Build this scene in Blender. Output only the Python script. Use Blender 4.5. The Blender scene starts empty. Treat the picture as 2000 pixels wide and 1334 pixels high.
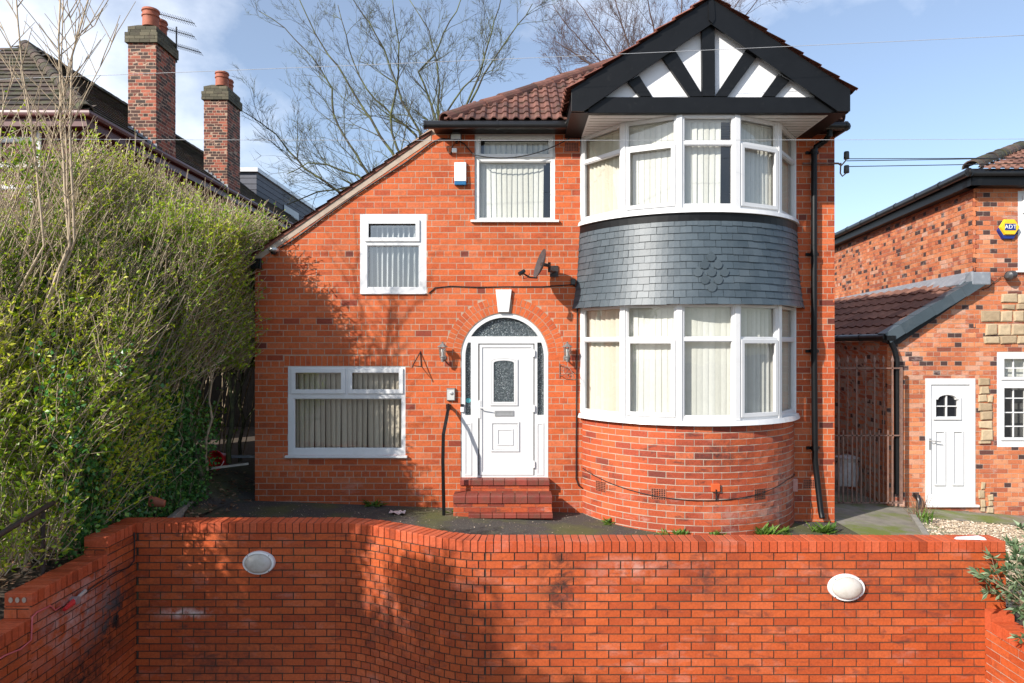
import bpy, math, random
import numpy as np
from math import sin, cos, pi, sqrt, radians, atan2
from mathutils import Vector, Matrix
from mathutils.geometry import tessellate_polygon

sc = bpy.context.scene
COL = sc.collection
# ---------------------------------------------------------------- camera, sky, sun, exposure
F = 1333.3            # focal length in pixels of a 2000 px wide frame
CZ = 2.4              # camera height above the forecourt
cam_d = bpy.data.cameras.new('camera'); cam = bpy.data.objects.new('camera', cam_d); COL.objects.link(cam)
cam_d.sensor_width = 36.0; cam_d.lens = 24.0; cam_d.shift_y = 0.003
cam_d.clip_start = 0.1; cam_d.clip_end = 5000
cam.location = (0, 0, CZ); cam.rotation_euler = (radians(90), 0, 0)
sc.camera = cam
AZ, EL = radians(48), radians(31)
world = bpy.data.worlds.new('World'); sc.world = world; world.use_nodes = True
wn, wl = world.node_tree.nodes, world.node_tree.links
wn.clear()
w_out = wn.new('ShaderNodeOutputWorld'); w_bg = wn.new('ShaderNodeBackground')
sky = wn.new('ShaderNodeTexSky'); sky.sky_type = 'NISHITA'; sky.sun_disc = False
sky.sun_elevation = EL; sky.sun_rotation = pi + AZ
sky.altitude = 0; sky.air_density = 1.0; sky.dust_density = 0.6; sky.ozone_density = 1.6
w_tc = wn.new('ShaderNodeTexCoord'); w_map = wn.new('ShaderNodeMapping')
w_map.inputs['Scale'].default_value = (1.25, 1.25, 1.9); w_map.inputs['Location'].default_value = (0.35, 0.2, 0.62)
w_n = wn.new('ShaderNodeTexNoise'); w_n.inputs['Scale'].default_value = 2.1; w_n.inputs['Detail'].default_value = 8
w_n.inputs['Roughness'].default_value = 0.55
w_s = wn.new('ShaderNodeSeparateXYZ'); wl.new(w_tc.outputs['Generated'], w_s.inputs[0])
w_m = wn.new('ShaderNodeMath'); w_m.operation = 'MULTIPLY_ADD'; w_m.inputs[1].default_value = -0.22; w_m.inputs[2].default_value = -0.01; wl.new(w_s.outputs['X'], w_m.inputs[0])
w_a = wn.new('ShaderNodeMath'); w_a.operation = 'ADD'; wl.new(w_n.outputs['Fac'], w_a.inputs[0]); wl.new(w_m.outputs[0], w_a.inputs[1])
w_r = wn.new('ShaderNodeValToRGB'); w_r.color_ramp.elements[0].position = 0.47; w_r.color_ramp.elements[1].position = 0.64
w_r.color_ramp.elements[0].color = (0.13, 0.13, 0.13, 1); w_r.color_ramp.elements[1].color = (0.70, 0.70, 0.70, 1)
w_mix = wn.new('ShaderNodeMixRGB'); w_mix.inputs['Color2'].default_value = (8.6, 9.0, 9.8, 1)
wl.new(w_tc.outputs['Generated'], w_map.inputs[0]); wl.new(w_map.outputs[0], w_n.inputs['Vector'])
wl.new(w_a.outputs[0], w_r.inputs[0]); wl.new(w_r.outputs[0], w_mix.inputs['Fac'])
w_t = wn.new('ShaderNodeMixRGB'); w_t.blend_type = 'MULTIPLY'; w_t.inputs[0].default_value = 1.0; w_t.inputs[2].default_value = (1.06, 1.12, 1.18, 1); wl.new(sky.outputs[0], w_t.inputs[1]); wl.new(w_t.outputs[0], w_mix.inputs['Color1']); wl.new(w_mix.outputs[0], w_bg.inputs['Color'])
w_bg.inputs['Strength'].default_value = 0.105
wl.new(w_bg.outputs[0], w_out.inputs[0])
sun_d = bpy.data.lights.new('sun', 'SUN'); sun = bpy.data.objects.new('sun', sun_d); COL.objects.link(sun)
sun_d.energy = 4.5; sun_d.angle = radians(0.53); sun_d.color = (1.0, 0.94, 0.86)
SUNV = Vector((-sin(AZ) * cos(EL), -cos(AZ) * cos(EL), sin(EL)))
sun.rotation_euler = (-SUNV).to_track_quat('-Z', 'Y').to_euler(); sun.location = (-20, -20, 20)
sc.view_settings.view_transform = 'Standard'; sc.view_settings.look = 'None'
sc.view_settings.gamma = 1.0; sc.view_settings.exposure = 0.58
sc.cycles.transparent_max_bounces = 24; sc.cycles.max_bounces = 7
sc.cycles.sample_clamp_indirect = 6.0

rng = random.Random(7)
# ---------------------------------------------------------------- helpers
def P(px, py, d):
    """a point seen at photo pixel (px, py), d metres in front of the camera plane"""
    return Vector(((px - 1000) * d / F, d, CZ - (py - 673) * d / F))
HY = 9.877                      # distance of the house front
def hx(px): return (px - 1000) * HY / F
def hz(py): return CZ - (py - 673) * HY / F
WLOC = {}
def put(o, loc, parent=None):
    COL.objects.link(o); loc = Vector(loc); WLOC[o.name] = loc
    if parent is not None:
        o.parent = parent; o.location = loc - WLOC[parent.name]
    else: o.location = loc
    return o
def meta(o, label=None, cat=None, group=None, kind=None, category=None):
    cat = cat or category
    if label: o['label'] = label
    if cat: o['category'] = cat
    if group: o['group'] = group
    if kind: o['kind'] = kind
    return o
def empty(name, loc, label=None, cat=None, group=None):
    o = bpy.data.objects.new(name, None); o.empty_display_size = 0.1
    put(o, loc); return meta(o, label, cat, group)
def copy_tree(o, dloc, label=None, rz=None, sc_=None):
    c = o.copy(); COL.objects.link(c); c.location = o.location + Vector(dloc); WLOC[c.name] = WLOC[o.name] + Vector(dloc)
    if rz is not None: c.rotation_euler.z = rz
    if sc_ is not None: c.scale = (sc_, sc_, sc_)
    if label: c['label'] = label
    for ch in o.children:
        d = ch.copy(); COL.objects.link(d); d.parent = c
        for g in ch.children:
            e = g.copy(); COL.objects.link(e); e.parent = d
    return c

def Tflat(Y, ox=0.0):            # (u, w, z): u right, w towards the viewer
    return lambda u, w, z: (u + ox, Y - w, z)
def Tdir(o, ud, wd):
    o, ud, wd = Vector(o), Vector(ud).normalized(), Vector(wd).normalized()
    return lambda u, w, z: (o.x + ud.x * u + wd.x * w, o.y + ud.y * u + wd.y * w, o.z + z)

class MB:
    def __init__(s, T=None):
        s.v = []; s.f = []; s.t = []; s.T = T or (lambda x, y, z: (x, y, z)); s.tone = 0.5
    def add(s, pts, faces, tone=None):
        n = len(s.v); s.v.extend([s.T(*p) for p in pts])
        s.f.extend([tuple(i + n for i in f) for f in faces]); s.t.extend([s.tone if tone is None else tone] * len(faces)); return s
    def box(s, a0, a1, b0, b1, c0, c1, tone=None):
        p = [(a0, b0, c0), (a1, b0, c0), (a1, b1, c0), (a0, b1, c0), (a0, b0, c1), (a1, b0, c1), (a1, b1, c1), (a0, b1, c1)]
        return s.add(p, [(0, 3, 2, 1), (4, 5, 6, 7), (0, 1, 5, 4), (1, 2, 6, 5), (2, 3, 7, 6), (3, 0, 4, 7)], tone)
    def hull(s, bottom, top, tone=None):     # two rings of equal length
        n = len(bottom); p = list(bottom) + list(top)
        f = [tuple(range(n))[::-1], tuple(range(n, 2 * n))] + [(i, (i + 1) % n, n + (i + 1) % n, n + i) for i in range(n)]
        return s.add(p, f, tone)
    def plate(s, outer, holes=(), w0=0.0, w1=0.05, tone=None):   # polygons in (u, z), between depths w0 and w1
        loops = [list(outer)] + [list(h) for h in holes]
        tri = tessellate_polygon([[Vector((a, b, 0)) for a, b in l] for l in loops])
        flat = [p for l in loops for p in l]; n = len(flat)
        pts = [(a, w1, b) for a, b in flat] + [(a, w0, b) for a, b in flat]
        faces = [tuple(t) for t in tri] + [tuple(i + n for i in reversed(t)) for t in tri]
        o = 0
        for l in loops:
            m = len(l)
            for i in range(m): j = (i + 1) % m; faces.append((o + i, o + j, n + o + j, n + o + i))
            o += m
        return s.add(pts, faces, tone)
    def tube(s, pts, r, n=6, cap=True, tone=None):
        pts = [Vector(p) for p in pts]; m = len(pts)
        rs = r if isinstance(r, (list, tuple)) else [r] * m
        V = []; up = None
        for i, p in enumerate(pts):
            d = (pts[min(i + 1, m - 1)] - pts[max(i - 1, 0)])
            if d.length < 1e-9: d = Vector((0, 0, 1))
            d.normalize()
            if up is None: up = Vector((0, 0, 1)) if abs(d.z) < .9 else Vector((1, 0, 0))
            a = d.cross(up)
            if a.length < 1e-5: a = d.orthogonal()
            a.normalize(); b = a.cross(d); up = b
            for k in range(n):
                t = 2 * pi * k / n; V.append(p + (a * cos(t) + b * sin(t)) * rs[i])
        fc = [(i * n + k, i * n + (k + 1) % n, (i + 1) * n + (k + 1) % n, (i + 1) * n + k) for i in range(m - 1) for k in range(n)]
        if cap: fc += [tuple(range(n))[::-1], tuple((m - 1) * n + k for k in range(n))]
        return s.add([tuple(v) for v in V], fc, tone)
    def lathe(s, c, prof, n=16, axis='z', tone=None, ell=1.0):    # prof: (radius, height)
        V = []
        for r, h in prof:
            for k in range(n):
                t = 2 * pi * k / n
                a, b = r * cos(t), r * sin(t) * ell
                V.append((c[0] + a, c[1] + b, c[2] + h) if axis == 'z' else (c[0] + a, c[1] - h, c[2] + b))
        m = len(prof)
        fc = [(i * n + k, i * n + (k + 1) % n, (i + 1) * n + (k + 1) % n, (i + 1) * n + k) for i in range(m - 1) for k in range(n)]
        fc += [tuple(range(n))[::-1], tuple((m - 1) * n + k for k in range(n))]
        return s.add(V, fc, tone)
    def build(s, name, mat, parent=None, smooth=False, origin=None, bevel=0, recalc=True, **kw):
        a = np.array(s.v, dtype=np.float64)
        if origin is None: o = Vector(((a[:, 0].min() + a[:, 0].max()) / 2, (a[:, 1].min() + a[:, 1].max()) / 2, a[:, 2].min()))
        else: o = Vector(origin)
        me = bpy.data.meshes.new(name); me.from_pydata((a - np.array(o)).tolist(), [], s.f)
        at = me.attributes.new('tone', 'FLOAT', 'FACE'); at.data.foreach_set('value', np.array(s.t, dtype=np.float32))
        if recalc and len(s.f) < 60000:
            import bmesh
            bm = bmesh.new(); bm.from_mesh(me); bmesh.ops.recalc_face_normals(bm, faces=bm.faces); bm.to_mesh(me); bm.free()
        me.materials.append(mat)
        if smooth: me.polygons.foreach_set('use_smooth', [True] * len(me.polygons))
        me.update()
        ob = bpy.data.objects.new(name, me); put(ob, o, parent)
        if smooth and smooth != 'all':
            try: me.set_sharp_from_angle(angle=radians(40))
            except Exception: pass
        if bevel:
            b = ob.modifiers.new('bevel', 'BEVEL'); b.width = bevel; b.segments = 2; b.limit_method = 'ANGLE'; b.angle_limit = radians(50)
        return meta(ob, **kw) if kw else ob

# ---------------------------------------------------------------- materials
def newmat(name):
    m = bpy.data.materials.new(name); m.use_nodes = True; n = m.node_tree.nodes; l = m.node_tree.links
    return m, n, l, n['Principled BSDF'], n['Material Output']
def noise(n, l, scale, detail=4, rough=.55, vec=None, dist=0):
    t = n.new('ShaderNodeTexNoise'); t.inputs['Scale'].default_value = scale; t.inputs['Detail'].default_value = detail
    t.inputs['Roughness'].default_value = rough; t.inputs['Distortion'].default_value = dist
    if vec is not None: l.new(vec, t.inputs['Vector'])
    return t.outputs['Fac']
def ramp(n, l, fac, stops, interp='LINEAR'):
    r = n.new('ShaderNodeValToRGB'); r.color_ramp.interpolation = interp
    e = r.color_ramp.elements
    while len(e) < len(stops): e.new(0.5)
    for i, (p, c) in enumerate(stops):
        e[i].position = p; e[i].color = (c, c, c, 1) if isinstance(c, (int, float)) else (c[0], c[1], c[2], 1)
    l.new(fac, r.inputs[0]); return r.outputs[0]
def mix(n, l, fac, a, b, mode='MIX'):
    m = n.new('ShaderNodeMixRGB'); m.blend_type = mode
    for i, x in ((0, fac), (1, a), (2, b)):
        if isinstance(x, (int, float)): m.inputs[i].default_value = x if i == 0 else (x, x, x, 1)
        elif isinstance(x, tuple): m.inputs[i].default_value = (x[0], x[1], x[2], 1)
        else: l.new(x, m.inputs[i])
    return m.outputs[0]
def bump(n, l, b, h, strength=.3, dist=.01):
    k = n.new('ShaderNodeBump'); k.inputs['Strength'].default_value = strength; k.inputs['Distance'].default_value = dist
    l.new(h, k.inputs['Height']); l.new(k.outputs[0], b.inputs['Normal']); return k
def posn(n):
    g = n.new('ShaderNodeNewGeometry'); return g.outputs['Position']
def objc(n):
    g = n.new('ShaderNodeTexCoord'); return g.outputs['Object']
def attr(n, name='tone'):
    a = n.new('ShaderNodeAttribute'); a.attribute_name = name; return a.outputs['Fac']

def brick_mat(name, stops, rough=.75, eff=.0, smudge=.35, speck=True, lowz=None, bumpk=.35, patch=(.82, 1.12), streak=.0, stains=()):
    m, n, l, b, o = newmat(name)
    p = posn(n)
    c = ramp(n, l, attr(n), stops)
    big = ramp(n, l, noise(n, l, .9, 3, .5, p), [(.3, patch[0]), (.7, patch[1])])
    c = mix(n, l, 1.0, c, big, 'MULTIPLY')
    fine = ramp(n, l, noise(n, l, 45, 5, .65, p), [(.3, .8), (.7, 1.15)])
    c = mix(n, l, 1.0, c, fine, 'MULTIPLY')
    if smudge:
        mp = n.new('ShaderNodeMapping'); mp.inputs['Scale'].default_value = (3.2, 3.2, 8); l.new(p, mp.inputs[0])
        s1 = ramp(n, l, noise(n, l, 1.4, 6, .62, mp.outputs[0], .4), [(.56, 0.0), (.72, smudge)])
        c = mix(n, l, s1, c, (.055, .03, .028))
    if eff:
        mp2 = n.new('ShaderNodeMapping'); mp2.inputs['Scale'].default_value = (1, 1, 2.5); mp2.inputs['Location'].default_value = (3, 7, 2); l.new(p, mp2.inputs[0])
        e1 = noise(n, l, 2.2, 8, .72, mp2.outputs[0])
        e = ramp(n, l, e1, [(.56, 0.0), (.70, eff)])
        if lowz is not None:
            sx = n.new('ShaderNodeSeparateXYZ'); l.new(p, sx.inputs[0])
            mr = n.new('ShaderNodeMapRange'); mr.inputs['From Min'].default_value = lowz[0]; mr.inputs['From Max'].default_value = lowz[1]
            mr.inputs['To Min'].default_value = 1; mr.inputs['To Max'].default_value = .22; l.new(sx.outputs['Z'], mr.inputs['Value'])
            e = mix(n, l, 1.0, e, mr.outputs[0], 'MULTIPLY')
        c = mix(n, l, e, c, (.62, .5, .45))
    if streak:
        mp3 = n.new('ShaderNodeMapping'); mp3.inputs['Scale'].default_value = (5.5, 5.5, .7); l.new(p, mp3.inputs[0])
        c = mix(n, l, ramp(n, l, noise(n, l, 1.6, 7, .68, mp3.outputs[0], .3), [(.55, 0.0), (.75, streak)]), c, (.07, .035, .028))
    for (cx, cy, cz, rx_, rz_, colr, k) in stains:
        vm = n.new('ShaderNodeVectorMath'); vm.operation = 'SUBTRACT'; l.new(p, vm.inputs[0]); vm.inputs[1].default_value = (cx, cy, cz)
        vs = n.new('ShaderNodeVectorMath'); vs.operation = 'DIVIDE'; l.new(vm.outputs[0], vs.inputs[0]); vs.inputs[1].default_value = (rx_, rx_, rz_)
        vl = n.new('ShaderNodeVectorMath'); vl.operation = 'LENGTH'; l.new(vs.outputs[0], vl.inputs[0])
        fall = ramp(n, l, vl.outputs['Value'], [(.15, 1.0), (1.0, 0.0)])
        nn = ramp(n, l, noise(n, l, 9, 7, .72, p, .5), [(.40, 0.0), (.62, 1.0)])
        c = mix(n, l, mix(n, l, 1.0, mix(n, l, 1.0, fall, nn, 'MULTIPLY'), k, 'MULTIPLY'), c, colr)
    l.new(c, b.inputs['Base Color']); b.inputs['Roughness'].default_value = rough
    b.inputs['Specular IOR Level'].default_value = .3
    bump(n, l, b, noise(n, l, 70, 5, .7, p), bumpk, .006)
    return m
def plain(name, col, rough=.5, var=.12, scale=6, metal=0, bumps=0, bscale=60, spec=None, dirt=None, dirt_scale=3, dirt_pos=(.55, .75), dirt_k=.6):
    m, n, l, b, o = newmat(name); p = posn(n)
    c = mix(n, l, 1.0, col, ramp(n, l, noise(n, l, scale, 5, .6, p), [(.25, 1 - var), (.75, 1 + var)]), 'MULTIPLY')
    if dirt: c = mix(n, l, ramp(n, l, noise(n, l, dirt_scale, 7, .68, p), [(dirt_pos[0], 0.0), (dirt_pos[1], dirt_k)]), c, dirt)
    l.new(c, b.inputs['Base Color']); b.inputs['Roughness'].default_value = rough; b.inputs['Metallic'].default_value = metal
    if spec is not None: b.inputs['Specular IOR Level'].default_value = spec
    if bumps: bump(n, l, b, noise(n, l, bscale, 5, .65, p), bumps, .008)
    return m
def tone_mat(name, stops, rough=.6, var=.15, scale=8, bumps=.2, bscale=50, dirt=None, dirt_scale=3, dirt_pos=(.52, .7), dirt_k=.7, spec=.4):
    m, n, l, b, o = newmat(name); p = posn(n)
    c = ramp(n, l, attr(n), stops)
    c = mix(n, l, 1.0, c, ramp(n, l, noise(n, l, scale, 5, .6, p), [(.25, 1 - var), (.75, 1 + var)]), 'MULTIPLY')
    if dirt: c = mix(n, l, ramp(n, l, noise(n, l, dirt_scale, 8, .7, p), [(dirt_pos[0], 0.0), (dirt_pos[1], dirt_k)]), c, dirt)
    l.new(c, b.inputs['Base Color']); b.inputs['Roughness'].default_value = rough; b.inputs['Specular IOR Level'].default_value = spec
    if bumps: bump(n, l, b, noise(n, l, bscale, 5, .65, p), bumps, .008)
    return m
def glass_mat(name, refl=1.0, tint=(.92, .95, .95), wav=0.0):
    m, n, l, b, o = newmat(name); n.remove(b)
    t = n.new('ShaderNodeBsdfTransparent'); t.inputs[0].default_value = (*tint, 1)
    g = n.new('ShaderNodeBsdfGlossy'); g.inputs['Roughness'].default_value = .012
    ge = n.new('ShaderNodeNewGeometry'); dt = n.new('ShaderNodeVectorMath'); dt.operation = 'DOT_PRODUCT'; l.new(ge.outputs['Incoming'], dt.inputs[0]); l.new(ge.outputs['Normal'], dt.inputs[1])
    ab_ = n.new('ShaderNodeMath'); ab_.operation = 'ABSOLUTE'; l.new(dt.outputs['Value'], ab_.inputs[0])
    om = n.new('ShaderNodeMath'); om.operation = 'SUBTRACT'; om.inputs[0].default_value = 1; l.new(ab_.outputs[0], om.inputs[1])
    pw = n.new('ShaderNodeMath'); pw.operation = 'POWER'; pw.inputs[1].default_value = 5; l.new(om.outputs[0], pw.inputs[0])
    mm = n.new('ShaderNodeMath'); mm.operation = 'MULTIPLY_ADD'; mm.inputs[1].default_value = .9; mm.inputs[2].default_value = .075 * refl; mm.use_clamp = True
    l.new(pw.outputs[0], mm.inputs[0])
    x = n.new('ShaderNodeMixShader'); l.new(mm.outputs[0], x.inputs[0]); l.new(t.outputs[0], x.inputs[1]); l.new(g.outputs[0], x.inputs[2])
    bp = n.new('ShaderNodeBump'); bp.inputs['Strength'].default_value = .06 + wav; bp.inputs['Distance'].default_value = .02
    l.new(noise(n, l, 2.2, 2, .5, posn(n)), bp.inputs['Height']); l.new(bp.outputs[0], g.inputs['Normal'])
    l.new(x.outputs[0], o.inputs[0]); return m
def leaf_mat(name, stops, rough=.45, trans=.3):
    m, n, l, b, o = newmat(name)
    c = ramp(n, l, attr(n), stops); l.new(c, b.inputs['Base Color']); b.inputs['Roughness'].default_value = rough
    tr = n.new('ShaderNodeBsdfTranslucent'); l.new(mix(n, l, 1.0, c, (1.3, 1.5, .6), 'MULTIPLY'), tr.inputs[0])
    x = n.new('ShaderNodeMixShader'); x.inputs[0].default_value = trans
    l.new(b.outputs[0], x.inputs[1]); l.new(tr.outputs[0], x.inputs[2]); l.new(x.outputs[0], o.inputs[0]); return m

M = {}
M['house_brick'] = brick_mat('house_brick', [(0, (.14, .035, .024)), (.015, (.28, .05, .024)), (.05, (.46, .086, .027)), (.5, (.53, .110, .031)), (.85, (.56, .126, .038)), (1, (.57, .15, .06))], smudge=.35, eff=.25, lowz=(.2, 1.0), streak=.30)
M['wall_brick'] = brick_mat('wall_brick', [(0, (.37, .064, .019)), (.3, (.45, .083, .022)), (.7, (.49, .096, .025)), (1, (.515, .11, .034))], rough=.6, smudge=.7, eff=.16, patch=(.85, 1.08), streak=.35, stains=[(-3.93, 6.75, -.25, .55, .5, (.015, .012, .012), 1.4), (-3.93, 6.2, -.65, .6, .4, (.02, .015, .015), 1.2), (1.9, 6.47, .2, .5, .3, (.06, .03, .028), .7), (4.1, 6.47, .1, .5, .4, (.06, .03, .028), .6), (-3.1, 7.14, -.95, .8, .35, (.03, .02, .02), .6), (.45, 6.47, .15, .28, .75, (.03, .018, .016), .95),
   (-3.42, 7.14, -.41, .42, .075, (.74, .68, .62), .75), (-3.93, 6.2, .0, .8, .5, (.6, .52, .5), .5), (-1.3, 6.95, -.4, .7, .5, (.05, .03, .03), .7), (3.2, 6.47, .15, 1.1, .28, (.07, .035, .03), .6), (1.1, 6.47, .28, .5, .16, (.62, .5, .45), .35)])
M['coping_brick'] = brick_mat('coping_brick', [(0, (.26, .045, .015)), (.05, (.43, .072, .022)), (.5, (.48, .086, .03)), (1, (.52, .11, .045))], rough=.6, smudge=.3, eff=.12)
M['bay_brick'] = brick_mat('bay_brick', [(0, (.20, .045, .03)), (.05, (.34, .062, .03)), (.4, (.46, .085, .03)), (.8, (.52, .105, .034)), (1, (.56, .14, .06))], smudge=.8, eff=.45, lowz=(.0, .5), stains=[(2.7, 8.85, .98, .75, .32, (.05, .028, .025), .85), (3.75, 9.35, .45, .55, .55, (.50, .40, .34), .55), (3.2, 8.95, .18, .9, .16, (.50, .38, .32), .6), (1.35, 9.4, .55, .35, .35, (.06, .03, .025), .6)])
M['right_brick'] = brick_mat('right_brick', [(0, (.05, .036, .034)), (.09, (.09, .045, .04)), (.13, (.36, .10, .055)), (.35, (.50, .15, .065)), (.7, (.60, .20, .085)), (.92, (.62, .25, .12)), (1, (.58, .34, .25))], smudge=.5, eff=.5, bumpk=.5)
M['old_brick'] = brick_mat('old_brick', [(0, (.05, .035, .03)), (.3, (.10, .045, .035)), (.5, (.26, .065, .04)), (1, (.42, .12, .07))], smudge=.7, eff=.15, bumpk=.5)
M['mossy_brick'] = brick_mat('mossy_brick', [(0, (.06, .055, .035)), (1, (.16, .14, .09))], smudge=.7, eff=.0, bumpk=.5)
M['mortar'] = plain('mortar', (.42, .29, .21), .9, .2, 12, bumps=.3)
M['mortar_dark'] = plain('mortar_dark', (.060, .045, .032), .95, .35, 9, bumps=.4, dirt=(.10, .12, .04), dirt_scale=2.2)
M['mortar_pale'] = plain('mortar_pale', (.42, .33, .26), .9, .2, 10, bumps=.3)
M['upvc'] = plain('upvc', (.69, .69, .69), .28, .03, 3, dirt=(.42, .40, .35), dirt_scale=4, dirt_pos=(.56, .8), dirt_k=.35)
M['upvc_old'] = plain('upvc_old', (.74, .74, .72), .35, .05, 5, dirt=(.34, .32, .28), dirt_scale=7, dirt_pos=(.56, .75), dirt_k=.35)
M['white_render'] = plain('white_render', (.76, .77, .79), .6, .03, 4, bumps=.05)
M['black_paint'] = plain('black_paint', (.0045, .005, .006), .45, .3, 5, bumps=.1, bscale=30, spec=.28, dirt=(.03, .03, .03), dirt_scale=9, dirt_pos=(.6, .8), dirt_k=.5)
M['black_plastic'] = plain('black_plastic', (.012, .012, .013), .3, .2, 8)
M['iron'] = plain('iron', (.03, .02, .018), .5, .4, 20, bumps=.2, dirt=(.16, .06, .03), dirt_scale=14)
M['rust_iron'] = plain('rust_iron', (.19, .11, .085), .7, .4, 20, bumps=.3, dirt=(.3, .12, .06), dirt_scale=12)
M['cable'] = plain('cable', (.015, .014, .014), .6, .2, 10)
M['wire_pale'] = plain('wire_pale', (.45, .46, .48), .5, .1, 10)
M['lead'] = plain('lead', (.22, .24, .27), .5, .2, 6, bumps=.3, bscale=20, dirt=(.5, .5, .5), dirt_scale=6)
M['grey_steel'] = plain('grey_steel', (.055, .056, .06), .45, .2, 10, dirt=(.2, .18, .15), dirt_scale=14)
M['white_plastic'] = plain('white_plastic', (.8, .8, .79), .35, .04, 5)
M['blue_plastic'] = plain('blue_plastic', (.012, .12, .28), .35, .06, 5)
M['silver'] = plain('silver', (.5, .5, .5), .35, .1, 20, metal=.7)
M['pewter'] = plain('pewter', (.22, .21, .20), .5, .3, 40, metal=.2, bumps=.3, dirt=(.12, .11, .10), dirt_scale=30, dirt_pos=(.45, .6))
M['glass'] = glass_mat('glass', 1.35)
M['glass_sky'] = glass_mat('glass_sky', 3.6, (.85, .9, .95), .0)
M['glass_lamp'] = glass_mat('glass_lamp', 1.5, (.9, .9, .88))
M['room'] = plain('room', (.10, .095, .09), .9, .1, 2)
M['asphalt'] = None
M['blind'] = tone_mat('blind', [(0, (.60, .57, .50)), (1, (.74, .71, .65))], .85, .05, 20, 0)
M['blind_cream'] = tone_mat('blind_cream', [(0, (.64, .57, .45)), (1, (.74, .67, .55))], .85, .05, 20, 0)
M['blind_grey'] = tone_mat('blind_grey', [(0, (.56, .46, .35)), (1, (.68, .57, .44))], .85, .05, 20, 0)
M['slate'] = tone_mat('slate', [(0, (.042, .060, .073)), (1, (.066, .088, .104))], .47, .14, 2.5, .2, 30, dirt=(.13, .15, .16), dirt_scale=2.4, dirt_pos=(.5, .75), dirt_k=.4, spec=.6)
M['roof_tile'] = tone_mat('roof_tile', [(0, (.085, .038, .030)), (.5, (.14, .060, .046)), (1, (.20, .088, .064))], .8, .25, 14, .6, 60, dirt=(.05, .055, .03), dirt_scale=4, dirt_pos=(.5, .7), dirt_k=.6)
M['roof_tile_right'] = tone_mat('roof_tile_right', [(0, (.13, .06, .045)), (1, (.24, .12, .085))], .8, .25, 14, .6, 60)
M['roof_tile_left'] = tone_mat('roof_tile_left', [(0, (.035, .027, .025)), (1, (.12, .08, .065))], .85, .3, 10, .6, 60, dirt=(.07, .08, .03), dirt_scale=5, dirt_pos=(.46, .62), dirt_k=.8)
M['verge_tile'] = tone_mat('verge_tile', [(0, (.14, .045, .03)), (1, (.24, .09, .06))], .8, .2, 12, .4)
M['terracotta'] = plain('terracotta', (.36, .105, .055), .7, .25, 9, bumps=.3, dirt=(.12, .06, .04), dirt_scale=5)
M['step_tile'] = tone_mat('step_tile', [(0, (.20, .040, .028)), (1, (.31, .060, .040))], .5, .25, 12, .3, 40, dirt=(.09, .055, .035), dirt_scale=6, dirt_pos=(.42, .62), dirt_k=.65)
M['concrete'] = plain('concrete', (.27, .255, .22), .9, .25, 5, bumps=.5, bscale=35, dirt=(.12, .13, .07), dirt_scale=4)
M['sandstone'] = tone_mat('sandstone', [(0, (.34, .25, .155)), (1, (.50, .39, .25))], .9, .2, 10, .8, 18)
M['bark'] = plain('bark', (.060, .055, .038), .9, .35, 6, bumps=.3, dirt=(.16, .19, .06), dirt_scale=3, dirt_pos=(.45, .6))
M['bark_red'] = plain('bark_red', (.10, .062, .052), .9, .3, 6)
M['twig'] = tone_mat('twig', [(0, (.24, .18, .12)), (.5, (.42, .33, .225)), (1, (.60, .50, .37))], .8, .2, 9, 0)
M['leaf_privet'] = leaf_mat('leaf_privet', [(0, (.05, .12, .012)), (.3, (.18, .31, .02)), (.7, (.42, .52, .03)), (1, (.62, .60, .06))], trans=.30)
M['leaf_ivy'] = leaf_mat('leaf_ivy', [(0, (.02, .08, .02)), (.6, (.07, .22, .05)), (1, (.20, .38, .06))], .35, .2)
M['leaf_shrub'] = leaf_mat('leaf_shrub', [(0, (.05, .09, .04)), (.6, (.12, .19, .09)), (1, (.28, .36, .22))], .5, .2)
M['leaf_weed'] = leaf_mat('leaf_weed', [(0, (.06, .13, .02)), (1, (.18, .30, .05))], .5, .3)
M['dry_leaf'] = tone_mat('dry_leaf', [(0, (.10, .05, .03)), (.7, (.26, .14, .08)), (1, (.4, .28, .17))], .9, .2, 20, 0)
M['gravel'] = tone_mat('gravel', [(0, (.26, .19, .13)), (.6, (.50, .40, .28)), (1, (.66, .58, .47))], .85, .15, 20, 0)
M['red_plastic'] = plain('red_plastic', (.55, .015, .02), .35, .1, 5)
M['orange_box'] = plain('orange_box', (.62, .11, .03), .5, .08, 9)
M['yellow_plastic'] = plain('yellow_plastic', (.85, .52, .02), .35, .04, 5)
M['navy'] = plain('navy', (.01, .03, .2), .35, .04, 5)
M['lamp_lens'] = plain('lamp_lens', (.56, .53, .48), .4, .08, 4, dirt=(.33, .28, .2), dirt_scale=7, dirt_pos=(.45, .7))
M['dark_glass'] = plain('dark_glass', (.012, .014, .018), .06, .1, 3, spec=.7)
M['paint_red_dark'] = plain('paint_red_dark', (.10, .022, .022), .4, .2, 6)
M['cladding'] = tone_mat('cladding', [(0, (.07, .075, .095)), (1, (.13, .135, .16))], .7, .1, 5, 0)

# obscured (textured) door glass: dark with bright specks
m_, n_, l_, b_, o_ = newmat('obscured_glass')
nz = noise(n_, l_, 55, 3, .6, posn(n_), 1.5)
l_.new(ramp(n_, l_, nz, [(.35, (.02, .03, .035)), (.55, (.07, .09, .10)), (.68, (.5, .55, .56))]), b_.inputs['Base Color'])
b_.inputs['Roughness'].default_value = .12; bump(n_, l_, b_, nz, .9, .02); M['obscured_glass'] = m_

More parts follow.
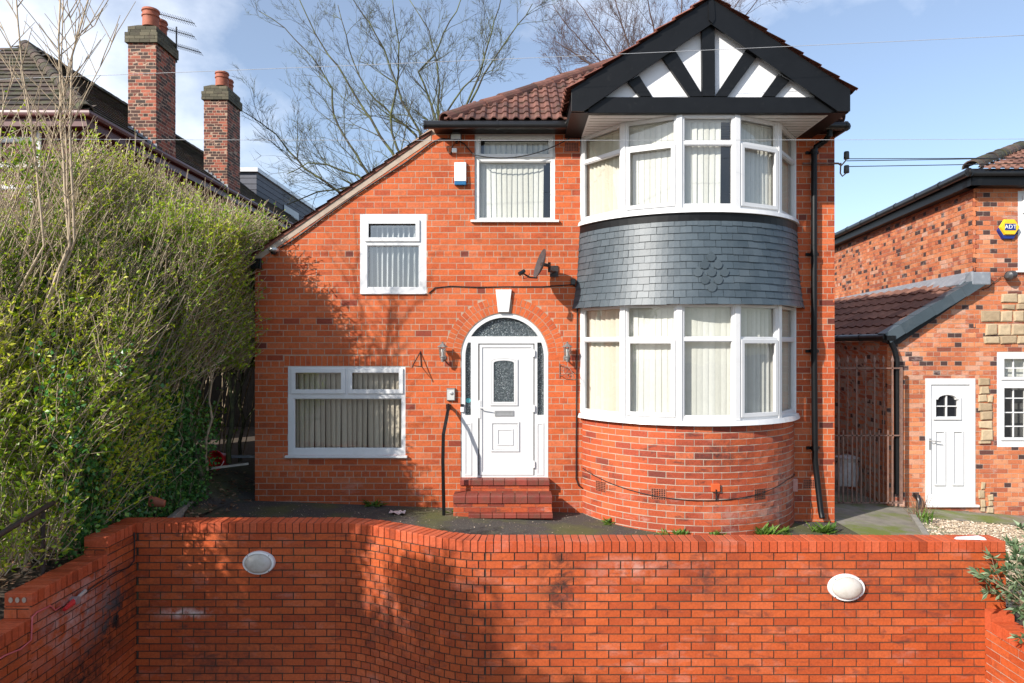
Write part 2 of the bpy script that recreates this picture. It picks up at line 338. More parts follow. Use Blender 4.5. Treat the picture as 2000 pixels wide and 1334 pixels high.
# asphalt with moss and grit
m_, n_, l_, b_, o_ = newmat('asphalt'); p_ = posn(n_)
c_ = ramp(n_, l_, noise(n_, l_, 60, 4, .7, p_), [(.3, (.034, .031, .028)), (.6, (.080, .073, .064)), (.70, (.22, .20, .18))])
c_ = mix(n_, l_, ramp(n_, l_, noise(n_, l_, 1.3, 6, .6, p_), [(.46, 0.0), (.62, .70)]), c_, (.10, .11, .018))
c_ = mix(n_, l_, ramp(n_, l_, noise(n_, l_, 2.6, 6, .62, p_), [(.56, 0.0), (.7, .55)]), c_, (.13, .115, .095))
l_.new(c_, b_.inputs['Base Color']); b_.inputs['Roughness'].default_value = .9; bump(n_, l_, b_, noise(n_, l_, 110, 4, .7, p_), .8, .01); M['asphalt'] = m_
# soil
M['soil'] = plain('soil', (.07, .05, .035), .95, .5, 8, bumps=.9, bscale=16, dirt=(.06, .09, .02), dirt_scale=1.2)
M['path'] = plain('path', (.23, .21, .17), .9, .3, 5, bumps=.5, bscale=50, dirt=(.13, .17, .015), dirt_scale=1.3, dirt_pos=(.45, .6), dirt_k=.9)
M['lower_ground'] = plain('lower_ground', (.14, .13, .12), .9, .25, 3, bumps=.4, bscale=40)
# brick pattern in the shader, only for far walls
def brick_tex(name, c1, c2, mort, axes, bw=.235, bh=.078):
    m, n, l, b, o = newmat(name); p = posn(n); s = n.new('ShaderNodeSeparateXYZ'); l.new(p, s.inputs[0])
    c = n.new('ShaderNodeCombineXYZ'); l.new(s.outputs[axes[0]], c.inputs[0]); l.new(s.outputs[axes[1]], c.inputs[1])
    t = n.new('ShaderNodeTexBrick'); l.new(c.outputs[0], t.inputs['Vector']); t.inputs['Scale'].default_value = 1
    t.inputs['Brick Width'].default_value = bw; t.inputs['Row Height'].default_value = bh; t.inputs['Mortar Size'].default_value = .005
    t.inputs['Color1'].default_value = (*c1, 1); t.inputs['Color2'].default_value = (*c2, 1); t.inputs['Mortar'].default_value = (*mort, 1)
    cc = mix(n, l, 1.0, t.outputs['Color'], ramp(n, l, noise(n, l, 3, 6, .65, p), [(.3, .6), (.7, 1.2)]), 'MULTIPLY')
    l.new(cc, b.inputs['Base Color']); b.inputs['Roughness'].default_value = .85; return m
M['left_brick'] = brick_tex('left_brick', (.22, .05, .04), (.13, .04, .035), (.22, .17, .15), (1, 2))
M['left_brick_shaded'] = brick_tex('left_brick_shaded', (.13, .035, .03), (.09, .03, .025), (.12, .09, .08), (0, 2))  # front wall bricks darkened to carry the shade falling there
# ---------------------------------------------------------------- the lie of the land
def ground_z(x, y):
    if x < -3.95: z = .14 + .22 * min(1, (-3.95 - x) / .5) - .24 * min(4, max(0, 6.7 - y))
    elif x < 4.667: z = .13 - .0376 * (x + 3.72)
    else: z = -.185 - .075 * (x - 4.667)
    if y > 13: z += 0
    return max(z, -.9)
LOW = -1.5
WP = []                                                # plan line of the front of the retaining wall
for i in range(9): WP.append((-3.93 + (2.08) * i / 8, 7.14))
for i in range(1, 25):
    t = i / 24; e = t * t * (3 - 2 * t)
    WP.append((-1.85 + 1.60 * t, 7.14 - .67 * e))
for i in range(1, 13): WP.append((-.25 + 4.93 * i / 12, 6.47))
def path_y(x):
    for (a, b), (c, d) in zip(WP, WP[1:]):
        if a <= x <= c: return b + (d - b) * (x - a) / (c - a)
    return 7.14 if x < 0 else 6.47
m = MB(); m.add([(-300, -120, LOW), (300, -120, LOW), (300, 6.6, LOW), (-300, 6.6, LOW)], [(0, 1, 2, 3)])
m.build('driveway_ground', M['lower_ground'], kind='structure')
# garden terrace behind the retaining wall, reaching the horizon
xs = [-400, -60, -20, -12, -9] + [-7.5 + .25 * i for i in range(67)] + [12, 16, 40, 400]
ys0 = [0, .3, .6, 1.0, 1.6, 2.3, 3, 3.7, 4.4, 5.2, 6.5, 9, 14, 30, 90, 500, 2500]
m = MB(); V = []
for x in xs:
    y0 = path_y(x) + .12 if -3.93 <= x <= 4.68 else 7.26 if x < 0 else 6.5
    for y in ys0: V.append((x, y0 + y, ground_z(x, y0 + y) + .012 * sin(x * 5.1) * cos(y * 3.7) - .012))
n = len(ys0)
m.add(V, [(i * n + j, (i + 1) * n + j, (i + 1) * n + j + 1, i * n + j + 1) for i in range(len(xs) - 1) for j in range(n - 1)])
m.build('ground', M['soil'], smooth='all', kind='structure')
def sheet(name, mat, xr, yf, dz=.004, nx=60, ny=20, lift=None):
    m = MB(); V = []
    for i in range(nx + 1):
        x = xr[0] + (xr[1] - xr[0]) * i / nx; ya, yb = yf(x)
        for j in range(ny + 1):
            y = ya + (yb - ya) * j / ny; V.append((x, y, ground_z(x, y) + dz + (lift(x, y) if lift else 0)))
    k = ny + 1
    m.add(V, [(i * k + j, (i + 1) * k + j, (i + 1) * k + j + 1, i * k + j + 1) for i in range(nx) for j in range(ny)])
    return m.build(name, mat, smooth='all', kind='structure')
sheet('forecourt', M['asphalt'], (-4.0, 4.72), lambda x: (path_y(max(x, -3.93)) + .12, HY + .02), .012)
sheet('side_passage', M['asphalt'], (-4.62, -3.70), lambda x: (HY - 1.5 - (x + 4.0) * 1.9 if x < -4.0 else HY, 20), .03, 8, 20, lambda x, y: .05 * max(0, (-3.95 - x)))
sheet('path', M['path'], (4.70, 6.30), lambda x: (8.2 - (x - 4.7) * .2, 20), .016, 12, 30)
sheet('path_paving', M['path'], (6.30, 12), lambda x: (10.62, 11.42), .016, 20, 4)
sheet('left_bank', M['soil'], (-30, -4.1), lambda x: (-30, 8.0), .015, 60, 60)
sheet('right_bank', M['soil'], (4.68, 30), lambda x: (-30, 6.62), -.015, 30, 60)

# ---------------------------------------------------------------- brick laying
def lay(mb, T, u0, u1, v0, v1, bw, bh, gap, w, holes=(), lim=None, off=0.0, tonef=None, r=rng, jit=.0015, hdr=None):
    old = mb.T; mb.T = T; k = 0; v = v0
    while v < v1 - .012:
        za, zb = v, min(v + bh - gap, v1); lo, hi = u0, u1
        if lim: lo, hi = lim(za, zb); lo = max(lo, u0); hi = min(hi, u1)
        pcs = [(lo, hi, za, zb)] if hi > lo else []
        for h in holes:
            hh = h(za, zb) if callable(h) else h
            if hh is None: continue
            a, b, c, d = hh; nw = []
            for p in pcs:
                if b <= p[0] or a >= p[1] or d <= p[2] or c >= p[3]: nw.append(p); continue
                if p[0] < a: nw.append((p[0], a, p[2], p[3]))
                if p[1] > b: nw.append((b, p[1], p[2], p[3]))
                x0, x1 = max(a, p[0]), min(b, p[1])
                if p[3] - d > .012: nw.append((x0, x1, d, p[3]))
                if c - p[2] > .012: nw.append((x0, x1, p[2], c))
            pcs = nw
        ww = bw / 2 if hdr and hdr(k) else bw
        st = off + (k % 2) * bw / 2 + (bw / 4 if ww != bw else 0)
        for p in pcs:
            i = math.floor((p[0] - st) / ww)
            while st + i * ww < p[1]:
                a = max(st + i * ww + gap / 2, p[0]); b = min(st + (i + 1) * ww - gap / 2, p[1]); i += 1
                if b - a < .014: continue
                t = r.random() if tonef is None else tonef((a + b) / 2, (za + zb) / 2, ww)
                j = [w + r.uniform(-jit, jit) for _ in range(4)]
                q0, q1 = p[2] + r.uniform(-.001, .001), p[3] + r.uniform(-.001, .001)
                mb.add([(a, j[0], q0), (b, j[1], q0), (b, j[2], q1), (a, j[3], q1), (a, -.02, q0), (b, -.02, q0), (b, -.02, q1), (a, -.02, q1)],
                       [(0, 1, 2, 3), (0, 4, 5, 1), (1, 5, 6, 2), (2, 6, 7, 3), (3, 7, 4, 0)], t)
        v += bh; k += 1
    mb.T = old

# ---------------------------------------------------------------- retaining wall
SL = [0]
for a, b in zip(WP, WP[1:]): SL.append(SL[-1] + sqrt((b[0] - a[0]) ** 2 + (b[1] - a[1]) ** 2))
def path_at(s):
    s = max(0, min(SL[-1] - 1e-6, s))
    for i in range(len(SL) - 1):
        if SL[i] <= s <= SL[i + 1]:
            t = (s - SL[i]) / (SL[i + 1] - SL[i]); a, b = WP[i], WP[i + 1]
            dx, dy = (b[0] - a[0]), (b[1] - a[1]); q = sqrt(dx * dx + dy * dy)
            return a[0] + dx * t, a[1] + dy * t, dx / q, dy / q
def Tpath(u, w, z):
    x, y, dx, dy = path_at(u); x2, y2, ex, ey = path_at(min(u + .12, SL[-1] - 1e-4)); x3, y3, gx, gy = path_at(max(u - .12, 0))
    ex, ey = ex + gx + dx, ey + gy + dy; q = sqrt(ex * ex + ey * ey); ex /= q; ey /= q
    return (x + ey * w, y - ex * w, z)
sB, sC, sE = SL[8], SL[32], SL[-1]
CT = .536; CB = CT - .1025; BH = .0772
retain = empty('retaining_wall', (0, 6.8, LOW), 'red brick retaining wall with an S-curve and brick-on-edge coping in front of the house', 'wall')
mb = MB()
nC = 25; v0 = CB - nC * BH
lay(mb, Tpath, 0, sB, v0, CB - .004, .232, BH, .0125, 0, off=.02)
lay(mb, Tpath, sB + .004, sC, v0, CB - .004, .1165, BH, .012, .001, off=sB)
lay(mb, Tpath, sC + .004, sE, v0, CB - .004, .2235, BH, .0125, 0, off=sC + .05)
mb.build('brickwork', M['wall_brick'], retain, recalc=False)
mb = MB()                                                    # mortar body
ss = [sE * i / 90 for i in range(91)]
V = []
for s in ss:
    for (w, z) in ((-.0085, v0), (-.0085, CB + .02), (-.21, CB + .02), (-.21, v0)): V.append(Tpath(s, w, z))
mb.add(V, [(i * 4 + k, i * 4 + (k + 1) % 4, i * 4 + 4 + (k + 1) % 4, i * 4 + 4 + k) for i in range(90) for k in range(4)] + [(0, 1, 2, 3), (363, 362, 361, 360)])
mb.build('mortar', M['mortar_dark'], retain)
def coping(mb, T, u0, u1, zt, pitch=.075, gap=.009, wf=.004, wb=-.221, hh=.1025, endgap=True):
    old = mb.T; mb.T = T; n = int(round((u1 - u0) / pitch)); p = (u1 - u0) / n
    for i in range(n):
        a, b = u0 + i * p + gap / 2, u0 + (i + 1) * p - gap / 2; e = .0035
        dz = rng.uniform(-.0025, .0025); dw = rng.uniform(-.003, .003); zb, z1 = zt - hh, zt + dz
        r0 = [(a, wf + dw, zb), (b, wf + dw, zb), (b, wf + dw, z1 - e), (a, wf + dw, z1 - e)]
        pts = r0 + [(a + e, wf + dw - e, z1), (b - e, wf + dw - e, z1), (b - e, wb, z1), (a + e, wb, z1), (b, wb, zb), (a, wb, zb), (b, wb, z1 - e), (a, wb, z1 - e)]
        mb.add(pts, [(0, 1, 2, 3), (3, 2, 5, 4), (4, 5, 6, 7), (0, 3, 11, 9), (1, 8, 10, 2), (3, 4, 7, 11), (2, 10, 6, 5), (7, 6, 10, 11), (9, 11, 10, 8)], rng.random())
    mb.T = old
mb = MB(); coping(mb, Tpath, 0.0, sB, CT); coping(mb, Tpath, sB, sC, CT, .073); coping(mb, Tpath, sC, sE, CT)
mb.build('coping', M['coping_brick'], retain)
mb = MB(); V = []
for s in ss:
    x, y, z = Tpath(s, 0, 0)
    for (w, z) in ((-.006, CB), (-.006, CT - .007), (-.216, CT - .007), (-.216, CB)): V.append(Tpath(s, w, z))
mb.add(V, [(i * 4 + k, i * 4 + (k + 1) % 4, i * 4 + 4 + (k + 1) % 4, i * 4 + 4 + k) for i in range(90) for k in range(4)] + [(0, 1, 2, 3), (363, 362, 361, 360)])
mb.build('coping_mortar', M['mortar_dark'], retain)
# left return, stepping down towards the camera: u runs away from the camera (increasing y)
XL = -3.93
TL = lambda u, w, z: (XL + w, u, z)
lret = empty('side_retaining_wall', (XL, 4.5, LOW), 'red brick side wall stepping down from the corner towards the bottom left', 'wall')
steps_ = [(6.62, 7.36, CT), (5.58, 6.62, .365), (4.55, 5.58, .165), (2.4, 4.55, -.03)]
mb = MB(); mc = MB(); mm = MB(TL)
for (a, b, zt) in steps_:
    zb = zt - .1025; mb.tone = .5
    lay(mb, TL, a, b if b < 7.2 else 7.142, zb - 26 * BH, zb - .004, .225, BH, .012, 0, off=.03)
    coping(mc, TL, a, b, zt)
    mm.box(a + .004, b, -.21, -.0085, LOW - .2, zt - .104); mm.box(a + .006, b, -.215, -.006, zt - .1035, zt - .008)
mb.T = lambda u, w, z: (XL - u, steps_[0][0] - w, z)         # front ends of the steps
for (a, b, zt) in steps_[:3]:
    T_ = (lambda aa: (lambda u, w, z: (XL - .222 + u, aa - w, z)))(a)
    lay(mb, T_, .002, .215, zt - .1025 - 2 * BH - .02, zt - .106, .215, BH, .009, .002)
mb.build('brickwork', M['wall_brick'], lret, recalc=False); mc.build('coping', M['coping_brick'], lret); mm.build('mortar', M['mortar_dark'], lret)
for k in range(3):
    mb = MB(); mb.lathe((XL - .165 + k * .055, steps_[1][0] - .003, .365 - .052), [(.017, 0), (.017, .004)], 12, 'y', ell=1.35); mb.build('coping_hole', M['mortar_pale'], lret)
# right return, lower, running towards the camera
XR = 4.48
TR = lambda u, w, z: (XR - w, u, z)
rret = empty('low_side_wall', (XR, 5, LOW), 'low red brick side wall with soldier coping at the bottom right corner', 'wall')
mb = MB(); mc = MB(); mm = MB(TR); RT = -.19
lay(mb, TR, 2.4, 6.468, RT - .1025 - 18 * BH, RT - .107, .225, BH, .012, 0, off=.08)
coping(mc, TR, 2.4, 6.38, RT)
mc.T = TR; mc.box(6.385, 6.466, -.22, .003, RT - .1, -.10, .7)
mm.box(2.4, 6.46, -.21, -.0085, LOW - .2, RT - .104); mm.box(2.41, 6.46, -.215, -.006, RT - .1035, RT - .008)
mb.build('brickwork', M['wall_brick'], rret, recalc=False); mc.build('coping', M['coping_brick'], rret); mm.build('mortar', M['mortar_pale'], rret)

# oval bulkhead lights
def bulkhead(c, a, b, label):
    r = empty('wall_light', c, label, 'lamp', 'oval bulkhead lights on the retaining wall')
    def ell(mb, prof, n=40):
        V = []
        for s_, y in prof:
            for k in range(n): t = 2 * pi * k / n; V.append((c[0] + a * s_ * cos(t), c[1] - y, c[2] + b * s_ * sin(t)))
        k = len(prof)
        mb.add(V, [(i * n + j, i * n + (j + 1) % n, (i + 1) * n + (j + 1) % n, (i + 1) * n + j) for i in range(k - 1) for j in range(n)] + [tuple(range(n)), tuple((k - 1) * n + j for j in range(n))])
    m1 = MB(); ell(m1, [(1, 0), (1, .03), (.96, .042), (.86, .045), (.84, .038)]); m1.build('rim', M['white_plastic'], r, smooth=True)
    m2 = MB(); ell(m2, [(.835, .03), (.82, .05), (.74, .066), (.6, .078), (.4, .088), (.2, .093), (.05, .094)]); m2.build('diffuser', M['lamp_lens'], r, smooth='all')
    for sx, sz in ((-.66, .66), (.66, .66), (-.66, -.66), (.66, -.66)):
        m3 = MB(); m3.lathe((c[0] + a * sx, c[1] - .04, c[2] + b * sz), [(.005, 0), (.005, .006)], 8, 'y'); m3.build('screw', M['black_plastic'], r)
p = P(507, 1098, 7.14); bulkhead((p.x, 7.14, p.z), .168, .12, 'white oval bulkhead light in the shade on the left stretch of retaining wall')
p = P(1651, 1146, 6.47); bulkhead((p.x, 6.47, p.z), .171, .125, 'sunlit white oval bulkhead light on the right stretch of retaining wall')

# ================================================================ THE HOUSE
house = empty('brick_house', (0.45, HY, -.2), 'detached red brick house with a catslide roof, arched door and two-storey bay window', 'house')
XW0, XW1 = hx(498), hx(1630)
EAVZ = hz(252)
BY, BX, BR = 10.5, 2.55, 1.68                         # centre and radius of the bay
def slope_z(x):                                        # underside line of the catslide verge
    return hz(500) + (x - hx(498)) * ((hz(262) - hz(500)) / (hx(842) - hx(498)))
XS = hx(842)
acx, acz, aR = hx(985.5), hz(697), 85.5 * HY / F
dx0, dx1, dz0 = hx(900), hx(1071), hz(933)
def arch(r, z0, n=24, cx=acx, cz=acz):
    return [(cx + r, z0)] + [(cx + r * cos(pi * i / n), cz + r * sin(pi * i / n)) for i in range(n + 1)] + [(cx - r, z0)]
def rect(px0, px1, py0, py1): return (hx(px0), hx(px1), hz(py1), hz(py0))
R_UL, R_ML, R_LL = rect(927, 1084, 261, 430), rect(703, 833, 418, 573), rect(562, 792, 715, 889)
BAYW = (BX - 1.45, BX + 1.45)
H_BU, H_BL = (BAYW[0], BAYW[1], 4.14, 5.36), (BAYW[0], BAYW[1], 1.42, 2.92)
def ro(r): return [(r[0], r[2]), (r[1], r[2]), (r[1], r[3]), (r[0], r[3])]
TF = Tflat(HY)
gx = lambda x, dz=-.4: dz
mb = MB(TF)
outer = [(XW0, -.4), (XW1, -.4), (XW1, EAVZ), (XS - .02, EAVZ), (XW0, slope_z(XW0))]
mb.plate(outer, [ro(r) for r in (R_UL, R_ML, R_LL, H_BU, H_BL)] + [arch(aR, dz0)], -.25, -.0022)
mb.box(XW0, XW0 + .25, -8, -.252, -.4, slope_z(XW0) - .01); mb.box(XW1 - .25, XW1 - .004, -8, -.252, -.4, EAVZ + .1); mb.box(XW0, XW1, -8.3, -8.01, -.4, EAVZ)
mb.build('mortar', M['mortar'], house)
mb = MB(TF); mb.box(XW0 + .26, XW1 - .26, -7.9, -.26, 2.95, 3.2); mb.box(XW0 + .26, XW1 - .26, -7.9, -.26, -.1, .3); mb.box(XS, XW1 - .26, -7.9, -.26, EAVZ - .05, EAVZ + .05)
mb.box(XW0 + .26, XW1 - .26, -4.2, -4.0, -.1, EAVZ - .06); mb.box(.72, .84, -3.9, -.27, .31, 2.94)
mb.build('inner_floors', M['room'], house)
ring = 118 * HY / F
def hole_arch(za, zb):
    zm = (za + zb) / 2
    if zb < dz0: return None
    if zm > acz:
        d = ring * ring - (zm - acz) ** 2
        if d <= 0: return None
        return (acx - sqrt(d), acx + sqrt(d), -9, 9)
    return (dx0, dx1, max(za - 1, dz0), 9)
def hole_lintel(za, zb): return None
LINT = (hx(555), hx(800), hz(715), hz(694))            # soldier course above the low window
lim = lambda za, zb: (XW0 if zb < slope_z(XW0) else XW0 + (zb - slope_z(XW0)) / ((slope_z(XS) - slope_z(XW0)) / (XS - XW0)) - .0, XW1)
def house_tone(u, z, ww):
    t = rng.random()
    if u > 4.1 and rng.random() < .35: t *= .35
    if u > .75 and z > 2.2 and rng.random() < .14: t *= .2
    if z < .35: t *= .6
    if ww < .15 and rng.random() < .3: t *= .6
    return t
mb = MB(); HB, HG = .0885, .0108
lay(mb, TF, XW0, XW1, -.31, EAVZ, .2385, HB, HG, .0, [R_UL, R_ML, R_LL, hole_arch, LINT, (BX - 1.5, BX + 1.5, -1, 5.4)], lim, off=.03, tonef=house_tone, hdr=lambda k: k % 6 == 3)
mb.build('wall', M['house_brick'], house, recalc=False)
mb = MB(); lay(mb, lambda u, w, z: (XW1 + w - .002, HY + u, z), .0, 6, -.31, EAVZ, .2385, HB, HG, 0, tonef=house_tone)
lay(mb, lambda u, w, z: (XW0 - w + .002, HY + u, z), .0, 6, -.31, slope_z(XW0), .2385, HB, HG, 0, tonef=house_tone)
mb.build('side_wall', M['house_brick'], house, recalc=False)
# soldier course + arch voussoirs
mb = MB(TF); u = LINT[0]
while u < LINT[1] - .02:
    mb.box(u + .004, min(u + .074, LINT[1]), -.02, rng.uniform(-.001, .0015), LINT[2] + .003, LINT[3] - .008, rng.uniform(.1, .9)); u += .078
mb.build('lintel', M['house_brick'], house)
r_in, r_mid = aR + .008, (aR + .008 + ring) / 2
mbs = [MB(TF), MB(TF)]
key = (hx(968), hx(999), hz(609), hz(566))
for (ra, rb, nn, ph) in ((r_in, r_mid - .004, 33, 0), (r_mid + .004, ring - .008, 37, .5)):
    for i in range(nn):
        a0, a1 = pi * i / nn, pi * (i + 1) / nn; g = .0045 / rb
        a0 += g; a1 -= g
        if abs((a0 + a1) / 2 - pi / 2) < .135 / rb * .9: continue
        q = [(acx + r_ * cos(t), acz + r_ * sin(t)) for r_, t in ((ra, a0), (rb, a0), (rb, a1), (ra, a1))]
        mbs[int((a0 + a1) / 2 > pi / 2)].plate(q, [], -.02, rng.uniform(-.0005, .002), rng.choice([.06, .3, .5, .6, .7, .8, .35]))
for m_ in mbs: m_.build('arch', M['house_brick'], house)
mb = MB(TF); k0 = [(hx(973), hz(610)), (hx(994), hz(610)), (hx(999.5), hz(566)), (hx(968), hz(566))]
mb.plate(k0, [], -.02, .045); mb.build('keystone', M['upvc_old'], house, bevel=.006)

# --- windows -------------------------------------------------------------------------
def blinds(parent, T, u0, u1, z0, z1, wback, mat, ang=28, pitch=.078, width=.089, skip=(), r=rng, name='blind'):
    mb = MB(T); u = u0 + .03; i = 0
    while u < u1 - .02:
        if not any(a < u < b for a, b in skip):
            a = radians(ang + r.uniform(-3.5, 3.5)); dx, dw = cos(a) * width / 2, sin(a) * width / 2; sag = r.uniform(-.012, .012)
            n = 5; V = []
            for z in (z0 + .015, z1 - .03):
                for k in range(n):
                    t = k / (n - 1) * 2 - 1; c = .004 * (1 - t * t)
                    V.append((u + dx * t + (sag if z < z0 + .1 else 0) - c * sin(a), -wback + dw * t + c * cos(a), z))
            mb.add(V, [(k, k + 1, n + k + 1, n + k) for k in range(n - 1)], r.random())
        u += pitch
    mb.box(u0, u1, -wback - .02, -wback + .02, z1 - .03, z1 - .004, .3)
    return mb.build(name, mat, parent, recalc=False)
def window(parent, T, r, glasses, sashes=(), frame_w=(-.07, -.012), mat='upvc', name='window', glass='glass', blind=None, sash_t=.05, sill=None, **bk):
    """r outer rect; glasses: rects of openings in the frame; sashes: openings that carry a proud sash"""
    cut = [(g[0] - .0, g[1] + .0, g[2] - .0, g[3] + .0) for g in glasses]
    op = []
    for i, g in enumerate(cut):
        e = sash_t if i in sashes else 0
        op.append((g[0] - e + .012, g[1] + e - .012, g[2] - e + .012, g[3] + e - .012) if e else g)
    mb = MB(T); mb.plate(ro(r), [ro(o) for o in op], *frame_w)
    f = mb.build(name, M[mat], parent)
    mbb = MB(T)
    for i, g in enumerate(cut):
        if i in sashes:
            e = sash_t; o = (g[0] - e, g[1] + e, g[2] - e, g[3] + e)
            ms = MB(T); ms.plate(ro(o), [ro(g)], frame_w[1] + .0005, frame_w[1] + .022)
            ms.build('sash', M[mat], f, bevel=.004)
        else:      # glazing bead
            o = (g[0] + .0, g[1] - .0, g[2] + .0, g[3] - .0); b = .012; gi = (g[0] + b, g[1] - b, g[2] + b, g[3] - b)
            mbb.plate(ro(o), [ro(gi)], frame_w[0] + .01, frame_w[1] - .012)
        # rubber gasket line
        mg = MB(T); b = .0; gi = (g[0] + .01, g[1] - .01, g[2] + .01, g[3] - .01)
        mg.add([(g[0] - .005, frame_w[0] + .014, g[2] - .005), (g[1] + .005, frame_w[0] + .014, g[2] - .005), (g[1] + .005, frame_w[0] + .014, g[3] + .005), (g[0] - .005, frame_w[0] + .014, g[3] + .005)], [(0, 1, 2, 3)])
        mg.build('pane', M[glass], f)
    if mbb.v: mbb.build('glazing_bead', M[mat], f)
    if sill is not None:
        ms = MB(T); ms.box(r[0] - sill[0], r[1] + sill[0], -.07, sill[1], r[2] - sill[2], r[2] - .001); ms.build('sill', M[mat], f, bevel=.005)
    return f
f = window(house, TF, R_UL, [rect(937, 1073, 270, 301), rect(935, 1077, 314, 426)], mat='upvc_old', sill=(.055, .05, .035), frame_w=(-.09, -.03))
mb = MB(TF); a = rect(930, 1080, 265, 307); g = rect(937, 1073, 271, 300); mb.plate(ro(a), [ro(g)], -.0295, -.008); mb.build('sash', M['upvc_old'], f, bevel=.004)
blinds(f, TF, hx(937), hx(1067), hz(427), hz(314), .13, M['blind'], 12)
blinds(f, TF, hx(946), hx(1070), hz(302), hz(272), .13, M['blind'], 20)
f = window(house, TF, R_ML, [rect(720.5, 812, 437.5, 464), rect(717, 819.5, 479, 562)], sashes=(0,), glass='glass_sky', sash_t=.058, frame_w=(-.07, -.002))
mb = MB(TF); mb.box(R_ML[0] + .01, R_ML[1] - .01, .0, .03, R_ML[2] - .012, R_ML[2] + .006); mb.build('sill', M['upvc'], f)
blinds(f, TF, R_ML[0] + .03, R_ML[1] - .03, hz(563), hz(437), .14, M['blind'], 62)
f = window(house, TF, R_LL, [rect(577, 666, 728, 760.5), rect(688, 779, 728, 760.5), rect(573, 785, 778, 877)], sashes=(0, 1), sash_t=.062, sill=(.03, .055, .034))
blinds(f, TF, R_LL[0] + .04, R_LL[1] - .04, hz(879), hz(727), .15, M['blind_grey'], 30, width=.1)

# --- door ----------------------------------------------------------------------------
WFR = (-.09, -.012)
ri = 77 * HY / F
def arcpts(y0, side, n=8):      # inner arc points from height z to springing on a side
    pts = []
    for i in range(n + 1):
        z = hz(y0) + (acz - hz(y0)) * i / n; d = sqrt(max(0, ri * ri - (z - acz) ** 2)); pts.append((acx + side * d, z))
    return pts
zf = hz(657); th = math.asin((zf - acz) / ri)
fan = [(acx + ri * cos(th + (pi - 2 * th) * i / 16), acz + ri * sin(th + (pi - 2 * th) * i / 16)) for i in range(17)]
sl = [(hx(919.5), hz(811)), (hx(919.5), hz(669))] + arcpts(669, -1) + [(acx - ri, hz(811))]
sr = [(hx(1049.5), hz(811)), (hx(1049.5), hz(669))] + arcpts(669, 1) + [(acx + ri, hz(811))]
leafh = (hx(934), hx(1044), hz(929), hz(671))
door = MB(TF).plate(arch(aR - .003, dz0 + .002, 32), [fan, sl, sr, ro(leafh)], *WFR).build('door_frame', M['upvc'], house)
for g_, nm in ((fan, 'fanlight_pane'), (sl, 'side_pane'), (sr, 'side_pane')):
    MB(TF).plate(g_, [], -.075, -.07).build(nm, M['obscured_glass'], door)
for a, b in ((907, 921), (1048, 1062)):
    mb = MB(TF); o = rect(a, b, 826, 929); i_ = rect(a + 2.5, b - 2.5, 829, 926); mb.plate(ro(o), [ro(i_)], -.0115, -.004)
    mb.build('moulding', M['upvc'], door)
mb = MB(TF); mb.box(hx(936.5), hx(1042), -.07, -.022, hz(927.5), hz(673)); o = rect(941, 1039, 678, 924)
leaf = None
mb = MB(TF); mb.plate(ro(rect(936.5, 1042, 673, 928)), [ro(rect(966, 1001.5, 708, 785))], -.07, -.02)
doorleaf = mb.build('door', M['upvc'], house)
mb = MB(TF)     # raised surrounds
mb.plate(ro(rect(936.5, 1042, 673, 928)), [ro(rect(941.5, 1038, 678.5, 922))], -.0195, -.006)
z7 = hz(785); glt = [(hx(964), hz(785)), (hx(1004), hz(785)), (hx(1004), hz(709))] + [(hx(984 + 20 * cos(pi * i / 8)), hz(709 - 4.5 * sin(pi * i / 8))) for i in range(1, 8)] + [(hx(964), hz(709))]
def grow(px0, px1, pyb, pyt, e, n=8):
    c = (px0 + px1) / 2; h = (px1 - px0) / 2
    return [(hx(px0 - e), hz(pyb + e)), (hx(px1 + e), hz(pyb + e)), (hx(px1 + e), hz(pyt - e))] + [(hx(c + (h + e) * cos(pi * i / n)), hz(pyt - e - 5 * sin(pi * i / n))) for i in range(1, n)] + [(hx(px0 - e), hz(pyt - e))]
mb.plate(grow(964, 1004, 785, 709, 7), [grow(964, 1004, 785, 709, 4)], -.0195, -.003)
mb.plate(grow(964, 1004, 785, 709, 3.5), [grow(964, 1004, 785, 709, 0)], -.0195, .001)
mb.plate(ro(rect(958.5, 1014, 824, 882)), [ro(rect(961.5, 1011, 827, 879))], -.0195, -.004)
mb.plate(ro(rect(971, 1002, 838, 870)), [ro(rect(973, 1000, 840, 868))], -.0195, -.004)
mb.plate(ro(rect(963, 1009.5, 829, 877.5)), [], -.0195, -.013)
mb.build('door_moulding', M['upvc'], doorleaf)
MB(TF).plate(grow(964, 1004, 785, 709, -.3), [], -.05, -.012).build('door_pane', M['obscured_glass'], doorleaf)
mb = MB(TF); mb.plate(ro(rect(966, 1003, 802, 812.5)), [ro(rect(969, 1000, 804.5, 810))], -.0195, -.006); mb.box(*rect(969, 1000, 804.5, 810)[:2], -.0195, -.012, *rect(969, 1000, 804.5, 810)[2:])
mb.build('letterbox', M['silver'], doorleaf)
mb = MB(TF); mb.box(hx(934.5), hx(938.5), -.0055, .004, hz(817), hz(782)); mb.tube([(hx(936.5), .004, hz(796)), (hx(936.5), .045, hz(796)), (hx(940), .05, hz(796)), (hx(956), .045, hz(799))], [.009, .009, .009, .007], 8)
mb.build('handle', M['white_plastic'], doorleaf)
for y in (688, 796, 905):
    mb = MB(TF); mb.box(hx(1039.5), hx(1043.5), -.0055, .018, hz(y + 9), hz(y - 5)); mb.tube([(hx(1043.5), .012, hz(y + 8)), (hx(1043.5), .012, hz(y - 4))], .009, 8); mb.build('hinge', M['white_plastic'], doorleaf)
